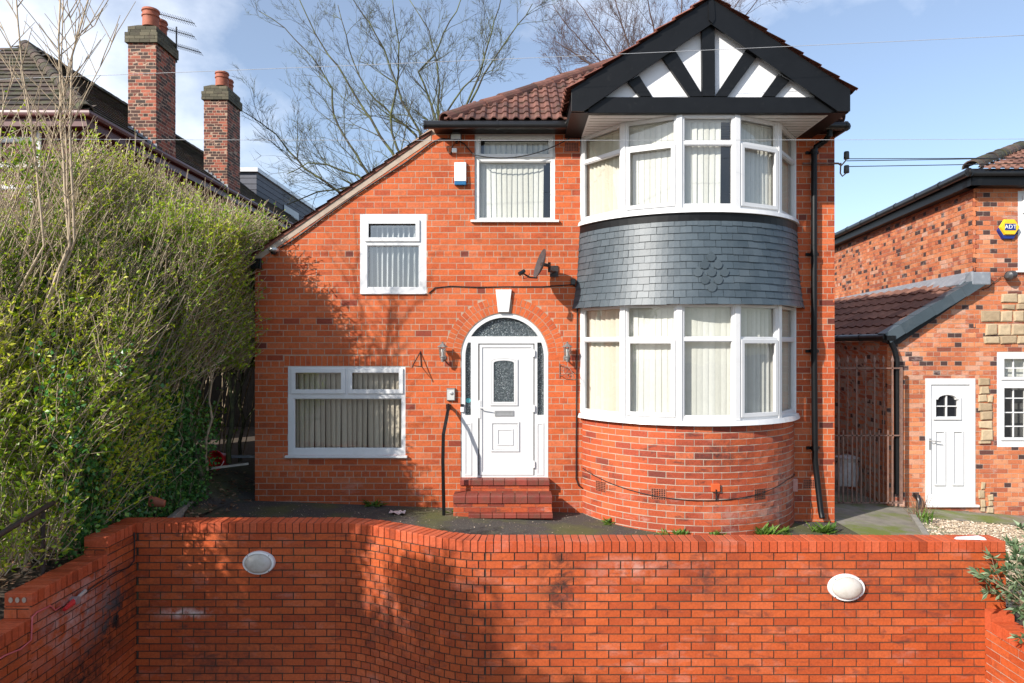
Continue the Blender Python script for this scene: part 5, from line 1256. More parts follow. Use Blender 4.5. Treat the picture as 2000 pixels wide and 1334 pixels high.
cable([W3(x, y, .02) for x, y in vc], .010, 'black cable running down the brick strip left of the bay from eaves to plinth')
def onbay(a, z, off=.012): return Vector((BX + (Rb + off) * sin(a), BY - (Rb + off) * cos(a), z))
cable([onbay(-am + .02 + (2 * am * .97) * t, .62 - .24 * sin(pi * min(1, t * 1.15) * .9)) for t in [i / 30 for i in range(31)]], .006, 'black cable looping around the foot of the curved bay')
jb = W3(1119, 551, .03); mb = MB(); mb.box(jb.x - .035, jb.x + .035, HY - .06, HY - .003, jb.z - .045, jb.z + .045)
mb.build('junction_box', M['black_plastic'], bevel=.008, label='small black junction box where the cables meet right of the dish', category='junction box')
a_ = .19; z_ = .42
c = Tbay(Rb)(Rb * .19, 0, .56); mb = MB(Tbay(Rb)); u0 = Rb * .048; mb.box(u0 - .055, u0 + .055, .001, .04, .50, .60)
mb.build('socket_box', M['orange_box'], bevel=.006, label='orange-red painted outlet box on the curved bay brickwork', category='outlet')
mb = MB(Tbay(Rb)); mb.tube([(u0, .045, .53), (u0 + .012, .02, .45), (u0 + .01, .018, .385)], .009, 6); mb.build('cable', M['cable'], label='short black cable dropping from the orange outlet box', category='cable')
c = P(1549, 946, 9.75); mb = MB(); mb.box(c.x - .035, c.x + .04, 9.68, 9.80, c.z - .09, c.z + .09)
mb.build('vent_block', plain('pink_block', (.48, .24, .20), .8, .15, 12), bevel=.006, label='small pink vent block in the corner between bay and pier', category='vent')
# insulators on the right corner
br = empty('insulator_bracket', W3(1625, 320), 'rusty service bracket with two dark insulators on the right corner of the house', 'bracket')
b0 = Vector((XW1, HY - .06, hz(322)))
mb = MB(); mb.tube([W3(1565, 321, .05), W3(1634, 321, .05), W3(1641, 325, .05)], .014, 6); mb.tube([W3(1641, 324, .05), W3(1648, 316, .05), W3(1650, 308, .05)], .010, 6); mb.tube([W3(1639, 320, .05), W3(1638, 340, .05), W3(1642, 346, .05), W3(1649, 340, .05), W3(1650, 334, .05)], .010, 6); mb.build('arm', M['rust_iron'], br)
for y in (306, 333): c = W3(1650, y, .05); mb = MB(); mb.lathe((c.x, c.y, c.z), [(.034, -.05), (.038, -.045), (.036, .05), (.03, .06)], 12); mb.build('insulator', M['grey_steel'], br, smooth=True)
# overhead wires
def wire(a, b, r, s, label, mat='cable'):
    mb = MB(); mb.tube(sag(a, b, s, 20), r, 4); mb.build('overhead_wire', M[mat], smooth='all', label=label, category='wire')
wire(P(-60, 157, 8.45), P(2060, 66, 8.45), .0032, .02, 'thin pale wire rising across the picture in front of the gable', 'wire_pale')
wire(P(-60, 271, 8.5), P(2060, 271, 8.5), .0028, .02, 'thin level wire crossing in front of the upper bay window', 'wire_pale')
wire(W3(1650, 312, .05), Vector((14, 9.6, hz(302) + 0)), .006, .03, 'uppermost service wire running right from the top insulator')
wire(W3(1650, 316, .05), Vector((14, 9.2, hz(306))), .006, .03, 'middle service wire running right from the bracket')
wire(W3(1650, 327, .05), Vector((14, 9.4, hz(308))), .006, .03, 'lowest service wire running right from the lower insulator')

# ================================================================ in front: rail, kerbs, litter
lr_ = empty('entrance_rail', (-4.3, 5.7, .1), 'dark metal pipe handrail with a thin post rising at the bottom left beside the hedge', 'handrail')
q0, q1 = P(103, 982, 6.3), P(-60, 1080, 5.2)
mb = MB(); mb.tube([q0, q1], .026, 8); mb.build('rail', M['iron'], lr_, smooth=True)
mb = MB(); pp = P(84, 1000, 6.15); mb.tube([pp, Vector((pp.x, pp.y, .1))], .02, 8); mb.build('post', M['iron'], lr_, smooth=True)
def kerb(pts, w, h, name, label, mat='concrete', kind=None, cat='kerb'):
    mb = MB(); pts = [Vector(p) for p in pts]
    for a, b in zip(pts, pts[1:]):
        d = (b - a); L = d.length; d.normalize(); s = Vector((-d.y, d.x, 0)) * w / 2; b = b - d * .008
        lo_ = Vector((0, 0, -.12)); up_ = Vector((0, 0, h))
        mb.hull([tuple(a - s + lo_), tuple(b - s + lo_), tuple(b + s + lo_), tuple(a + s + lo_)], [tuple(a - s + up_), tuple(b - s + up_), tuple(b + s + up_), tuple(a + s + up_)])
    return mb.build(name, M[mat], bevel=.008, label=label, category=cat)
kerb([(-4.12, 7.55, .20), (-4.10, 8.1, .22), (-4.25, 9.0, .24), (-4.38, 10.0, .24), (-4.42, 11.3, .24)], .07, .10, 'edging_kerb', 'concrete edging kerb between the hedge bed and the dark forecourt')
kerb([(4.82, 7.2, -.2), (5.25, 8.4, -.215), (6.2, 10.55, -.27)], .08, .05, 'edging_kerb', 'pale concrete edging kerb between the mossy path and the gravel bed')
def Pg(px, py):
    d = 9.0
    for _ in range(40):
        x = (px - 1000) * d / F; d = (CZ - ground_z(x, d)) * F / (py - 673)
    return Vector(((px - 1000) * d / F, d, ground_z((px - 1000) * d / F, d)))
# gravel
R1 = random.Random(11); mb = MB()
def pebble(mb, p, s, R):
    V = [(p[0] + s * R.uniform(.6, 1) * a, p[1] + s * R.uniform(.6, 1) * b, p[2] + s * .6 * R.uniform(.6, 1) * c) for a, b, c in ((1, 0, 0), (0, 1, 0), (-1, 0, 0), (0, -1, 0), (0, 0, 1), (.5, .5, .6), (-.5, .5, .6))]
    mb.add(V, [(0, 5, 4), (0, 1, 5), (1, 6, 4), (1, 4, 5), (2, 4, 6), (1, 2, 6), (2, 3, 4), (3, 0, 4)], R.random())
def in_bed(x, y): return x > 4.86 + max(0, (y - 7.2)) * .405 and 6.75 < y < 10.62 and x < 9.3
cnt = 0
while cnt < 9000:
    x, y = R1.uniform(4.85, 9.3), R1.uniform(6.7, 10.62)
    if not in_bed(x, y): continue
    if R1.random() > .25 and x / y > .80: continue
    pebble(mb, (x, y, ground_z(x, y) + R1.uniform(0, .02)), R1.uniform(.012, .03), R1); cnt += 1
mb.build('gravel', M['gravel'], recalc=False, kind='stuff')
sheet('gravel_bed', plain('gravel_sand', (.36, .27, .18), .95, .3, 40, bumps=.8, bscale=60), (4.9, 9.4), lambda x: (6.75, 10.62) if x < 4.95 else (6.75, min(10.62, 7.2 + (x - 4.9) / .405) if x < 6.28 else 10.62), .006, 40, 20)
# dead leaves and litter
mb = MB()
def flatleaf(mb, p, s, R, t=None):
    a = R.uniform(0, 2 * pi); b = R.uniform(-.5, .5); d = Vector((cos(a), sin(a), b * .5)) * s; e = Vector((-sin(a), cos(a), R.uniform(-.5, .5))) * s * .5; p = Vector(p)
    mb.add([tuple(p - d), tuple(p + e), tuple(p + d), tuple(p - e + Vector((0, 0, s * .2)))], [(0, 1, 2, 3)], R.random() if t is None else t)
for _ in range(5200):
    x = R1.uniform(-5.2, -3.98) if R1.random() < .75 else R1.uniform(-3.9, -2.9); y = R1.uniform(4.2, 11)
    if x > -3.95 and (y < 7.4 or y > 9.8 or R1.random() < (x + 3.95) * 1.0): continue
    if x > -3.72 and y > 9.0: continue
    flatleaf(mb, (x, y, ground_z(x, y) + R1.uniform(.02, .06)), R1.uniform(.02, .045), R1)
mb.build('fallen_leaves', M['dry_leaf'], recalc=False, kind='stuff')
mb = MB()
for _ in range(2600):
    x = R1.uniform(-3.6, 4.6); y = R1.uniform(path_y(x) + .25, HY - .05)
    flatleaf(mb, (x, y, ground_z(x, y) + .02), R1.uniform(.004, .012), R1)
mb.build('grit', M['gravel'], recalc=False, kind='stuff')
# red bucket lying on its side, broken pot, foil, paper, sticks
c = P(424, 899, 10.2); bk = empty('bucket', c, 'red plastic bucket lying on its side among the hedge stems', 'bucket')
ax_ = Vector((-.25, -.93, .1)).normalized(); s1 = ax_.cross(Vector((0, 0, 1))).normalized(); s2 = s1.cross(ax_)
def cone(mb, c, ax_, s1, s2, prof, n=20):
    V = [tuple(c + ax_ * h + (s1 * cos(2 * pi * k / n) + s2 * sin(2 * pi * k / n)) * r) for r, h in prof for k in range(n)]
    mb.add(V, [(i * n + k, i * n + (k + 1) % n, (i + 1) * n + (k + 1) % n, (i + 1) * n + k) for i in range(len(prof) - 1) for k in range(n)] + [tuple(range(n))])
mb = MB(); cone(mb, c, ax_, s1, s2, [(.09, -.2), (.135, .03), (.15, .035), (.15, .05), (.128, .05), (.125, .03), (.085, -.19), (.001, -.19)]); mb.build('body', M['red_plastic'], bk, smooth=True)
mb = MB(); mb.tube([c + ax_ * .04 + s1 * (.15 * cos(t)) - s2 * (.15 * abs(sin(t)) * .9) + ax_ * (.05 * sin(t)) for t in [pi * k / 12 for k in range(13)]], .004, 5); mb.build('handle', M['silver'], bk)
c = P(308, 981, 7.9); mb = MB(); cone(mb, c, Vector((-.9, -.2, .25)).normalized(), Vector((0, .7, .7)), Vector((.3, -.7, .7)), [(.04, -.08), (.06, .06), (.07, .06), (.07, .085), (.058, .085), (.05, .05), (.035, -.07), (.001, -.07)]); mb.build('plant_pot', M['terracotta'], smooth=True, label='small broken terracotta plant pot lying by the edging kerb', category='pot')
p = Pg(775, 1006); mb = MB(); R2 = random.Random(5); V = [(p.x + i * .035 - .1, p.y + j * .05 - .07, p.z + .02 + R2.uniform(0, .035)) for i in range(7) for j in range(4)]
mb.add(V, [(i * 4 + j, i * 4 + 4 + j, i * 4 + 5 + j, i * 4 + 1 + j) for i in range(6) for j in range(3)]); mb.build('litter', plain('foil', (.55, .48, .48), .5, .5, 25, dirt=(.4, .1, .1), dirt_scale=20), label='crumpled silver wrapper on the forecourt left of the handrail', category='litter')
p = P(1880, 1048, 6.57); mb = MB(); mb.hull([(4.24, 6.52, CT + .003), (4.52, 6.50, CT + .003), (4.50, 6.56, CT + .003), (4.30, 6.58, CT + .003)], [(4.22, 6.52, CT + .012), (4.50, 6.50, CT + .025), (4.48, 6.56, CT + .03), (4.28, 6.58, CT + .012)]); mb.build('paper_scrap', M['white_render'], label='scrap of white paper lying on the right end of the coping', category='litter')
for i, (px, py, d, L, a, lab) in enumerate(((448, 912, 9.6, .5, .5, 'pale stick lying across the kerb beside the red bucket'), (480, 893, 10.4, .55, -.2, 'white plank lying at the dark passage entrance'), (345, 912, 9.2, .4, .1, 'grey slate offcut in the hedge bed'), (195, 1000, 7.2, .22, .7, 'pale crumpled plastic scrap under the hedge by the rail'))):
    c = P(px, py, d); mb = MB(); u = Vector((cos(a), sin(a), .05)) * L / 2; v = Vector((-sin(a), cos(a), 0)) * (.02 if i == 0 else .06)
    mb.hull([tuple(c - u - v), tuple(c + u - v), tuple(c + u + v), tuple(c - u + v)], [tuple(c - u - v * .9 + Vector((0, 0, .03))), tuple(c + u - v * .9 + Vector((0, 0, .03))), tuple(c + u + v * .9 + Vector((0, 0, .02))), tuple(c - u + v * .9 + Vector((0, 0, .03)))])
    mb.build(('stick', 'plank', 'slate_offcut', 'plastic_scrap')[i], M['concrete' if i != 1 else 'lead'], label=lab, category=('stick', 'plank', 'slate', 'litter')[i])
# tap, red cable on the left wall
sp = empty('outdoor_socket', (XL, 5.95, .2), 'grey outdoor plug on the side wall with a red cable hanging from it', 'plug')
c = TL(F * 3.925 / (1000 - 140) - .0, .035, CZ - (1176 - 673) * 3.90 / 860); c = Vector(c)
mb = MB(); mb.tube([c + Vector((-.03, 0, 0)), c + Vector((.03, 0, 0))], .035, 10); mb.tube([c + Vector((.01, 0, .01)), c + Vector((.01, .13, .04))], .018, 8); mb.build('cover', M['silver'], sp, smooth=True)
mb = MB(); mb.tube([c, c + Vector((.01, -.16, -.02))], [.03, .016], 8); mb.build('connector', M['red_plastic'], sp, smooth=True)
def onleft(px, py, w=.012): s = (1000 - px) / (-XL - w); return Vector((XL + w, F / s, CZ - (py - 673) / s))
mb = MB(); mb.tube([onleft(x, y) for x, y in ((118, 1185), (108, 1192), (98, 1183), (72, 1196), (63, 1205), (61, 1250), (40, 1268), (10, 1280), (-40, 1310))], .007, 5); mb.build('cable', plain('pink_cable', (.6, .12, .12), .5, .1, 9), sp, smooth='all')
mb = MB(); mb.tube([onleft(x, y) for x, y in ((147, 1172), (190, 1140), (225, 1118), (252, 1108), (262, 1095), (263, 1060), (262, 1040))], .006, 5); mb.build('cable', M['cable'], sp, smooth='all')
# ================================================================ vegetation
def shoot(mb, p, d, L, r0, R, n=3, wob=.12, sides=3, tone=None, r1=None):
    pts = [Vector(p)]; d = Vector(d).normalized()
    for i in range(n):
        d = (d + Vector((R.gauss(0, wob), R.gauss(0, wob), R.gauss(0, wob) + .03))).normalized(); pts.append(pts[-1] + d * (L / n))
    rr = [r0 + ((r1 if r1 is not None else r0 * .45) - r0) * i / n for i in range(n + 1)]
    mb.tube(pts, rr, sides, cap=False, tone=R.random() if tone is None else tone); return pts
def leaf(mb, p, d, s, w, R, tone):
    d = Vector(d).normalized(); a = d.cross(Vector((R.gauss(0, 1), R.gauss(0, 1), R.gauss(0, 1)))).normalized(); c = a.cross(d) * .12 * s
    p = Vector(p)
    mb.add([tuple(p), tuple(p + d * s * .5 + a * w * .5 + c), tuple(p + d * s), tuple(p + d * s * .5 - a * w * .5 + c)], [(0, 1, 2, 3)], tone)
RH = random.Random(21)
hedge = empty('privet_hedge', (-5.2, 8.2, .3), 'overgrown half-bare privet hedge of tan twigs and green leaves filling the left side', 'hedge')
from mathutils import noise as mno
def hsurf(x, y):                                       # top surface of the bushy mass
    bump_ = .38 * mno.noise(Vector((x * 1.3, y * 1.3, 3.1))) + .22 * mno.noise(Vector((x * 3.1, y * 3.1, 9.1)))
    cap = 3.92 + .78 * max(0, min(1.2, -4.5 - x)) + .03 * max(0, y - 9)
    if y > 9.3: return cap + bump_
    return min(cap, .75 + 1.05 * (-4.3 - x) + 1.25 * (y - 6.1)) + bump_
def xedge(y, z):
    e = -4.22 + (.34 if y > 8.2 and z > 1.9 else 0)
    if y > 9.75: e = -3.95
    return e + .12 * mno.noise(Vector((y * 2, z * 2, 5)))
ms, mt, ml = MB(), MB(), MB()
def sprig(p, dir_, L, R, leafy, green, r=.0058, ls=1.0):
    pts = shoot(mt, p, dir_, L, r, R, 3, .13, r1=r * .55)
    dv = Vector(dir_).normalized()
    for k in range(leafy):
        t = R.random() ** .8; j = min(2, int(t * 3)); q = pts[j].lerp(pts[j + 1], t * 3 - j)
        dd = dv * .5 + Vector((R.gauss(0, .7), R.gauss(-.15, .7), R.gauss(0, .5)))
        s = R.uniform(.030, .060) * ls * (1.3 if p[2] < 2.1 else 1.08); leaf(ml, q, dd, s, s * .5, R, max(0, min(1, green + R.gauss(0, .2))))
for i in range(260):                                   # main stems
    y = RH.uniform(5.4, 13.2); x = RH.uniform(-7.2, -4.5)
    if y > 8.6 and x > -5.6 and RH.random() < .7: continue
    z0 = ground_z(x, y) - .05; L = hsurf(x, y) - z0 - RH.uniform(.2, .8)
    if L < .4: continue
    shoot(ms, (x, y, z0), (RH.uniform(.02, .25), RH.gauss(0, .08), 1), L, RH.uniform(.009, .02), RH, 8, .07, 5, r1=.006)
cnt = 0
while cnt < 19000:
    x = RH.uniform(-9.2, -3.9); y = RH.uniform(5.2, 13.2)
    if x < -1.02 * y * .75 - .8: continue
    if x / y < -.665 and hsurf(x, y) > 3.95 and RH.random() < .93: continue
    z = hsurf(x, y) - abs(RH.gauss(0, .42)) - .12
    if RH.random() < .42 and y > 7.0:                   # right-hand flank towards the house
        z = RH.uniform(.5 if y < 8.3 else 1.75 + .25 * (y > 9), max(.8, hsurf(-4.3, y))); x = xedge(y, z) - abs(RH.gauss(0, .3))
    if x > xedge(y, z) or z < .35 or z > hsurf(x, y): continue
    if x > -5.6 and y > 8.4 and z < 1.75: continue
    cl = mno.noise(Vector((x * .9 + 7, y * .9, z * .9))); cl2 = mno.noise(Vector((x * 2.3, y * 2.3 + 4, z * 2.3)))
    if cl < -.18 and RH.random() < .55: continue
    right = max(0, min(1, (x + 5.2) / .9)) * max(0, min(1, (y - 7) / 2))
    lf = int(max(0, RH.gauss(4.8 + 4.5 * cl + 3 * cl2 + (3.2 if z < 1.7 else 0) + 3.4 * right - (1.6 if z > 2.6 and right < .3 else 0), 1.5)))
    g = .62 + .5 * cl - .18 * right
    d = (.55 + RH.gauss(0, .28), -.12 + RH.gauss(0, .3), .72)
    if z < 1.0: d = (RH.gauss(.2, .4), RH.gauss(-.1, .4), .8)
    sprig((x, y, z), d, RH.uniform(.22, .66), RH, lf, g); cnt += 1
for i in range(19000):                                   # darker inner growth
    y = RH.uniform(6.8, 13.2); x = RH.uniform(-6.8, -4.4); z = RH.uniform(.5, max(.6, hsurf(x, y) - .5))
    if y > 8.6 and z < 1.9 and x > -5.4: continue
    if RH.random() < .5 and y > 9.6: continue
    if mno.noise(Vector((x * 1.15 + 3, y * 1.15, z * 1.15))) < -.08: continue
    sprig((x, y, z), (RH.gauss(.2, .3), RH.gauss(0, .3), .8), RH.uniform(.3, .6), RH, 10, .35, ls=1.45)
for i in range(9000):                                   # the hedge carries on towards the camera, set back to the left
    y = RH.uniform(.2, 4.1); x = RH.uniform(-6.5, -5.6); z = RH.uniform(.4, 3.9 + .3 * sin(y * 4))
    if mno.noise(Vector((x * .9, y * .9, z * .9 + 5))) < -.02: continue
    sprig((x, y, z), (RH.gauss(.2, .3), RH.gauss(0, .3), .8), RH.uniform(.3, .6), RH, 11, .5, ls=1.5)
for i in range(330):                                    # long shoots above the top
    y = RH.uniform(7.4, 12.8); x = RH.uniform(-6.6, -4.2); z = hsurf(x, y) - .35
    if z < 3.6: continue
    sprig((x, y, z), (RH.gauss(.22, .2), RH.gauss(0, .15), 1), RH.uniform(.45, .95), RH, RH.choice((1, 3, 6, 14)), .75)
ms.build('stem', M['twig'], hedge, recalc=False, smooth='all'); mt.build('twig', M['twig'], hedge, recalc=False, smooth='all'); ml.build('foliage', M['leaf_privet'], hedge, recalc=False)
# ivy growing over the lower hedge
iv = empty('ivy', (-4.2, 8, .3), 'bright green ivy covering the lower middle of the hedge', 'ivy'); mi, mv = MB(), MB()
for k in range(150):
    y = RH.uniform(6.6, 9.4); x = -4.2 - RH.random() * .25; z = .35; pts = [Vector((x, y, z))]
    H = RH.uniform(.5, 2.0)
    while z < .35 + H: z += .12; x = max(-4.6, min(-4.08, x + RH.gauss(0, .03))); y += RH.gauss(0, .05); pts.append(Vector((x, y, z)))
    mi.tube(pts, .004, 3, cap=False, tone=.2)
    for p in pts:
        for _ in range(8):
            q = p + Vector((RH.gauss(.03, .05), RH.gauss(0, .09), RH.gauss(0, .07))); s = RH.uniform(.035, .065); leaf(mv, q, (RH.gauss(.3, .5), RH.gauss(-.3, .5), RH.gauss(0, .6)), s, s * .8, RH, max(0, min(1, RH.gauss(.5, .28))))
mi.build('vine', M['twig'], iv, recalc=False); mv.build('foliage', M['leaf_ivy'], iv, recalc=False)
# thicker bare trunks at the dark end of the hedge
def trunk(name, base, tip, r, label, mat='bark', seed=1, side=3):
    R = random.Random(seed); mb = MB(); b, t = Vector(base), Vector(tip); n = 8
    pts = [b + (t - b) * (i / n) + Vector((R.gauss(0, .03), R.gauss(0, .03), 0)) for i in range(n + 1)]; mb.tube(pts, [r * (1 - .55 * i / n) for i in range(n + 1)], 7)
    for _ in range(side):
        k = R.randint(1, n - 2); shoot(mb, pts[k], (R.gauss(0, .5), R.gauss(0, .4), 1), R.uniform(.6, 1.3), r * .45, R, 4, .12, 5)
    return mb.build(name, M[mat], smooth='all', label=label, category='tree', recalc=False)
trunk('hedge_tree', P(385, 930, 9.0), P(360, 700, 9.1), .035, 'short bare forked trunk left of the red bucket', seed=2)
trunk('hedge_tree', P(402, 925, 9.3), P(412, 640, 9.3), .022, 'thin pale straight bare trunk just left of the red bucket', 'twig', seed=3, side=1)
trunk('hedge_tree', P(446, 905, 10.2), P(455, 620, 10.2), .04, 'twisted bare trunk right of the red bucket', seed=4, side=5)
trunk('hedge_tree', P(470, 900, 11.0), P(478, 600, 11), .03, 'slim bare trunk nearest the dark house corner', seed=6, side=4)
# saplings rising above the hedge, top left
def sapling(base, tips, r, label, seed):
    R = random.Random(seed); root = empty('bare_sapling', base, label, 'tree'); mb = MB(); mbr = MB(); b = Vector(base); mid = b + Vector((0, 0, 1.6))
    mb.tube([b, b.lerp(mid, .5) + Vector((.02, 0, 0)), mid], [r, r * .85, r * .75], 8); ml_ = MB()
    for t in tips:
        t = Vector(t); n = 9; pts = [mid + (t - mid) * (i / n) + Vector((R.gauss(0, .015), R.gauss(0, .015), 0)) + (t - mid).cross(Vector((0, 1, 0))) * .05 * sin(pi * i / n) for i in range(n + 1)]; pts[0] = mid
        mb.tube(pts, [r * .6 * (1 - .75 * i / n) for i in range(n + 1)], 6)
        for k in range(3, n):
            for sgn in (-1, 1):
                q = shoot(mbr, pts[k], (sgn * R.uniform(.35, .8), R.gauss(0, .4), R.uniform(.6, 1)), R.uniform(.35, .95), .007, R, 4, .07, 4)
                for _ in range(2): shoot(mbr, q[R.randint(1, 3)], (sgn * R.uniform(-.3, .9), R.gauss(0, .4), 1), R.uniform(.15, .4), .004, R, 3, .08, 3)
    mb.build('trunk', M['twig'], root, smooth='all'); mbr.build('twig', M['twig'], root, recalc=False, smooth='all')
def rods(base, lines, label, seed, d=7.2):
    R = random.Random(seed); root = empty('bare_sapling', base, label, 'tree'); mb = MB(); mbr = MB(); b = Vector(base)
    for r, l in lines:
        P0 = [b + Vector((R.gauss(0, .03), R.gauss(0, .03), 0))] + [P(x, y, d + R.uniform(-.05, .05)) for x, y in l]; pts = []
        for p, q in zip(P0, P0[1:]):
            m_ = max(1, int((q - p).length / .3))
            for i in range(m_): pts.append(p.lerp(q, i / m_) + Vector((R.gauss(0, .006), R.gauss(0, .006), 0)))
        pts.append(P0[-1]); n = len(pts); mb.tube(pts, [max(.0045, r * (1 - .7 * i / n)) for i in range(n)], 6, tone=.55)
        for k in range(int(n * .55), n - 1):
            for sg in (-1, 1):
                if R.random() < .12: continue
                q = shoot(mbr, pts[k].lerp(pts[k + 1], R.random()), (sg * R.uniform(.4, .8), R.gauss(0, .35), 1), R.uniform(.3, .75), .0058, R, 4, .05, 4, tone=.3, r1=.003)
                if R.random() < .4: shoot(mbr, q[2], (sg * R.uniform(-.2, .9), R.gauss(0, .4), 1), R.uniform(.15, .35), .004, R, 3, .06, 3, tone=.3)
    mb.build('trunk', M['twig'], root, smooth='all'); mbr.build('twig', M['twig'], root, recalc=False, smooth='all')
rods((-6.0, 7.3, .3), [(.024, [(135, 480), (118, 250), (115, 80), (119, -30)]), (.016, [(138, 470), (122, 130), (124, -30)]), (.022, [(145, 470), (136, 250), (142, 110), (150, 74), (175, -10)]), (.010, [(136, 250), (175, 170), (215, 95), (231, 46)]), (.010, [(150, 76), (185, 50), (200, 16)]), (.009, [(148, 80), (132, 10), (130, -30)])], 'tall bare sapling with pale upright stems left of the nearer chimney', 31)
rods((-6.7, 7.2, .3), [(.020, [(85, 480), (62, 230), (45, 140), (34, 40), (30, -30)]), (.012, [(70, 300), (40, 130), (22, 90), (-10, 20)]), (.012, [(-10, 300), (8, 200), (32, 140)])], 'bare thin sapling at the top left corner', 32)

# background trees
def twigs(mb, p, d, L, r, lvl, R, up=.25, mult=1.0):
    n = 5 if lvl > 1 else 3; pts = [Vector(p)]; d = Vector(d).normalized()
    for i in range(n):
        d = (d + Vector((R.gauss(0, .13), R.gauss(0, .13), R.gauss(0, .10) + up * .12))).normalized(); pts.append(pts[-1] + d * (L / n))
    mb.tube(pts, [r * (1 - .7 * i / n) for i in range(n + 1)], 5 if lvl > 2 else 3, cap=False, tone=R.random())
    if lvl > 0:
        k = int({3: 6, 2: 5, 1: 4}[lvl] * mult + R.random())
        for _ in range(k):
            t = R.uniform(.2, 1); j = min(n - 1, int(t * n)); q = pts[j].lerp(pts[j + 1], t * n - j); dd = (pts[j + 1] - pts[j]).normalized()
            side = dd.cross(Vector((R.gauss(0, 1), R.gauss(0, 1), R.gauss(0, 1)))).normalized()
            twigs(mb, q, dd + side * R.uniform(.5, 1.0) + Vector((0, 0, up * .5)), L * R.uniform(.38, .6), max(.0035, r * .5), lvl - 1, R, up, mult)
def big_tree(base, fork, limbs, r, label, seed, mat, child=11, mult=1.0, clen=(1.0, 2.2), bdep=1.2):
    R = random.Random(seed); root = empty('bare_tree', base, label, 'tree'); mb = MB(); b, f = Vector(base), Vector(fork)
    mb.tube([b, b.lerp(f, .5), f], [r, r * .85, r * .75], 10); mtw = MB()
    for li, l in enumerate(limbs):
        dj = R.uniform(-bdep, bdep); P0 = [f] + [P(x, y, f.y + dj * (k + 1) / len(l)) for k, (x, y) in enumerate(l)]
        pts = []
        for a, c in zip(P0, P0[1:]):
            m_ = max(2, int((c - a).length / .35))
            for i in range(m_): pts.append(a.lerp(c, i / m_) + Vector((R.gauss(0, .018), R.gauss(0, .02), R.gauss(0, .018))))
        pts.append(P0[-1]); n = len(pts); r0 = r * .36
        mb.tube(pts, [max(.009, r0 * (1 - .86 * (i / n) ** .7)) for i in range(n)], 6)
        for k in range(child):
            t = R.uniform(.3, 1); j = min(n - 2, int(t * (n - 1))); dd = (pts[j + 1] - pts[j]).normalized(); side = dd.cross(Vector((R.gauss(0, .4), 1, R.gauss(0, .4)))).normalized() * R.choice((-1, 1))
            twigs(mtw, pts[j], dd + side * R.uniform(.4, .95) + Vector((0, R.gauss(0, .4), .15)), R.uniform(*clen) * (1.15 - .5 * t), max(.008, r0 * .33 * (1.2 - t)), 3, R, .3, mult)
    mb.build('trunk', M[mat], root, smooth='all', recalc=False); mtw.build('crown', M[mat], root, recalc=False, smooth='all')
L1 = [[(750, 430), (660, 371), (596, 329), (564, 297), (540, 262), (512, 241), (473, 217)],
      [(780, 420), (713, 332), (697, 301), (673, 269), (652, 224), (648, 175), (627, 133), (596, 98), (557, 56), (505, 21)],
      [(820, 400), (767, 299), (725, 234), (701, 196), (673, 150), (645, 108), (617, 70), (585, 0), (570, -40)],
      [(850, 380), (813, 266), (750, 210), (715, 175), (690, 122), (676, 70), (660, 10)],
      [(830, 390), (774, 290), (764, 224), (778, 168), (780, 115), (774, 52), (765, -20)],
      [(880, 380), (850, 229), (834, 182), (816, 140), (848, 108), (865, 66), (890, 21), (910, -30)],
      [(900, 360), (907, 215), (939, 140), (953, 87), (974, 17), (985, -30)],
      [(905, 360), (918, 200), (960, 122), (995, 70), (1040, 7)],
      [(870, 380), (855, 231), (857, 168), (851, 115), (840, 60), (800, 0)],
      [(840, 400), (820, 259), (785, 196), (750, 98), (722, 45), (697, 10), (680, -30)],
      [(890, 370), (870, 225), (905, 170), (930, 150), (945, 120)],
      [(760, 420), (700, 345), (640, 322), (600, 318), (560, 340)], [(770, 430), (690, 362), (620, 375), (560, 400)]]
big_tree((-1.9, 17.5, -.6), P(860, 470, 17.5), L1, .17, 'bare spreading tree rising behind the catslide roof against the sky', 41, 'bark', 9, .85, (.9, 2.0))
L2 = [[(1250, 200), (1190, 150), (1130, 110), (1085, 80)], [(1260, 200), (1200, 110), (1160, 50), (1120, -10)], [(1270, 200), (1230, 100), (1210, 30), (1190, -50)], [(1290, 180), (1280, 80), (1265, 0), (1250, -70)],
      [(1310, 180), (1330, 80), (1330, 0), (1320, -70)], [(1330, 180), (1380, 70), (1400, -10), (1420, -60)], [(1350, 180), (1430, 60), (1470, 15), (1500, -30)], [(1240, 210), (1160, 180), (1110, 165), (1085, 130)], [(1250, 210), (1180, 130), (1100, 40), (1080, 10)], [(1340, 180), (1400, 60), (1445, 0), (1460, -40)]]
big_tree((6.8, 25, -.6), P(1300, 330, 25), L2, .2, 'dense reddish bare tree crown showing behind the black and white gable', 42, 'bark_red', 13, 1.0, (1.2, 2.6), 1.8)
trd = MB(); R3 = random.Random(9)
for k in range(9): shoot(trd, P(352 + k * 2, 162 + k * 8, 17), (-.7 + R3.gauss(0, .3), 0, .3 + R3.gauss(0, .3)), .9, .008, R3, 5, .1)
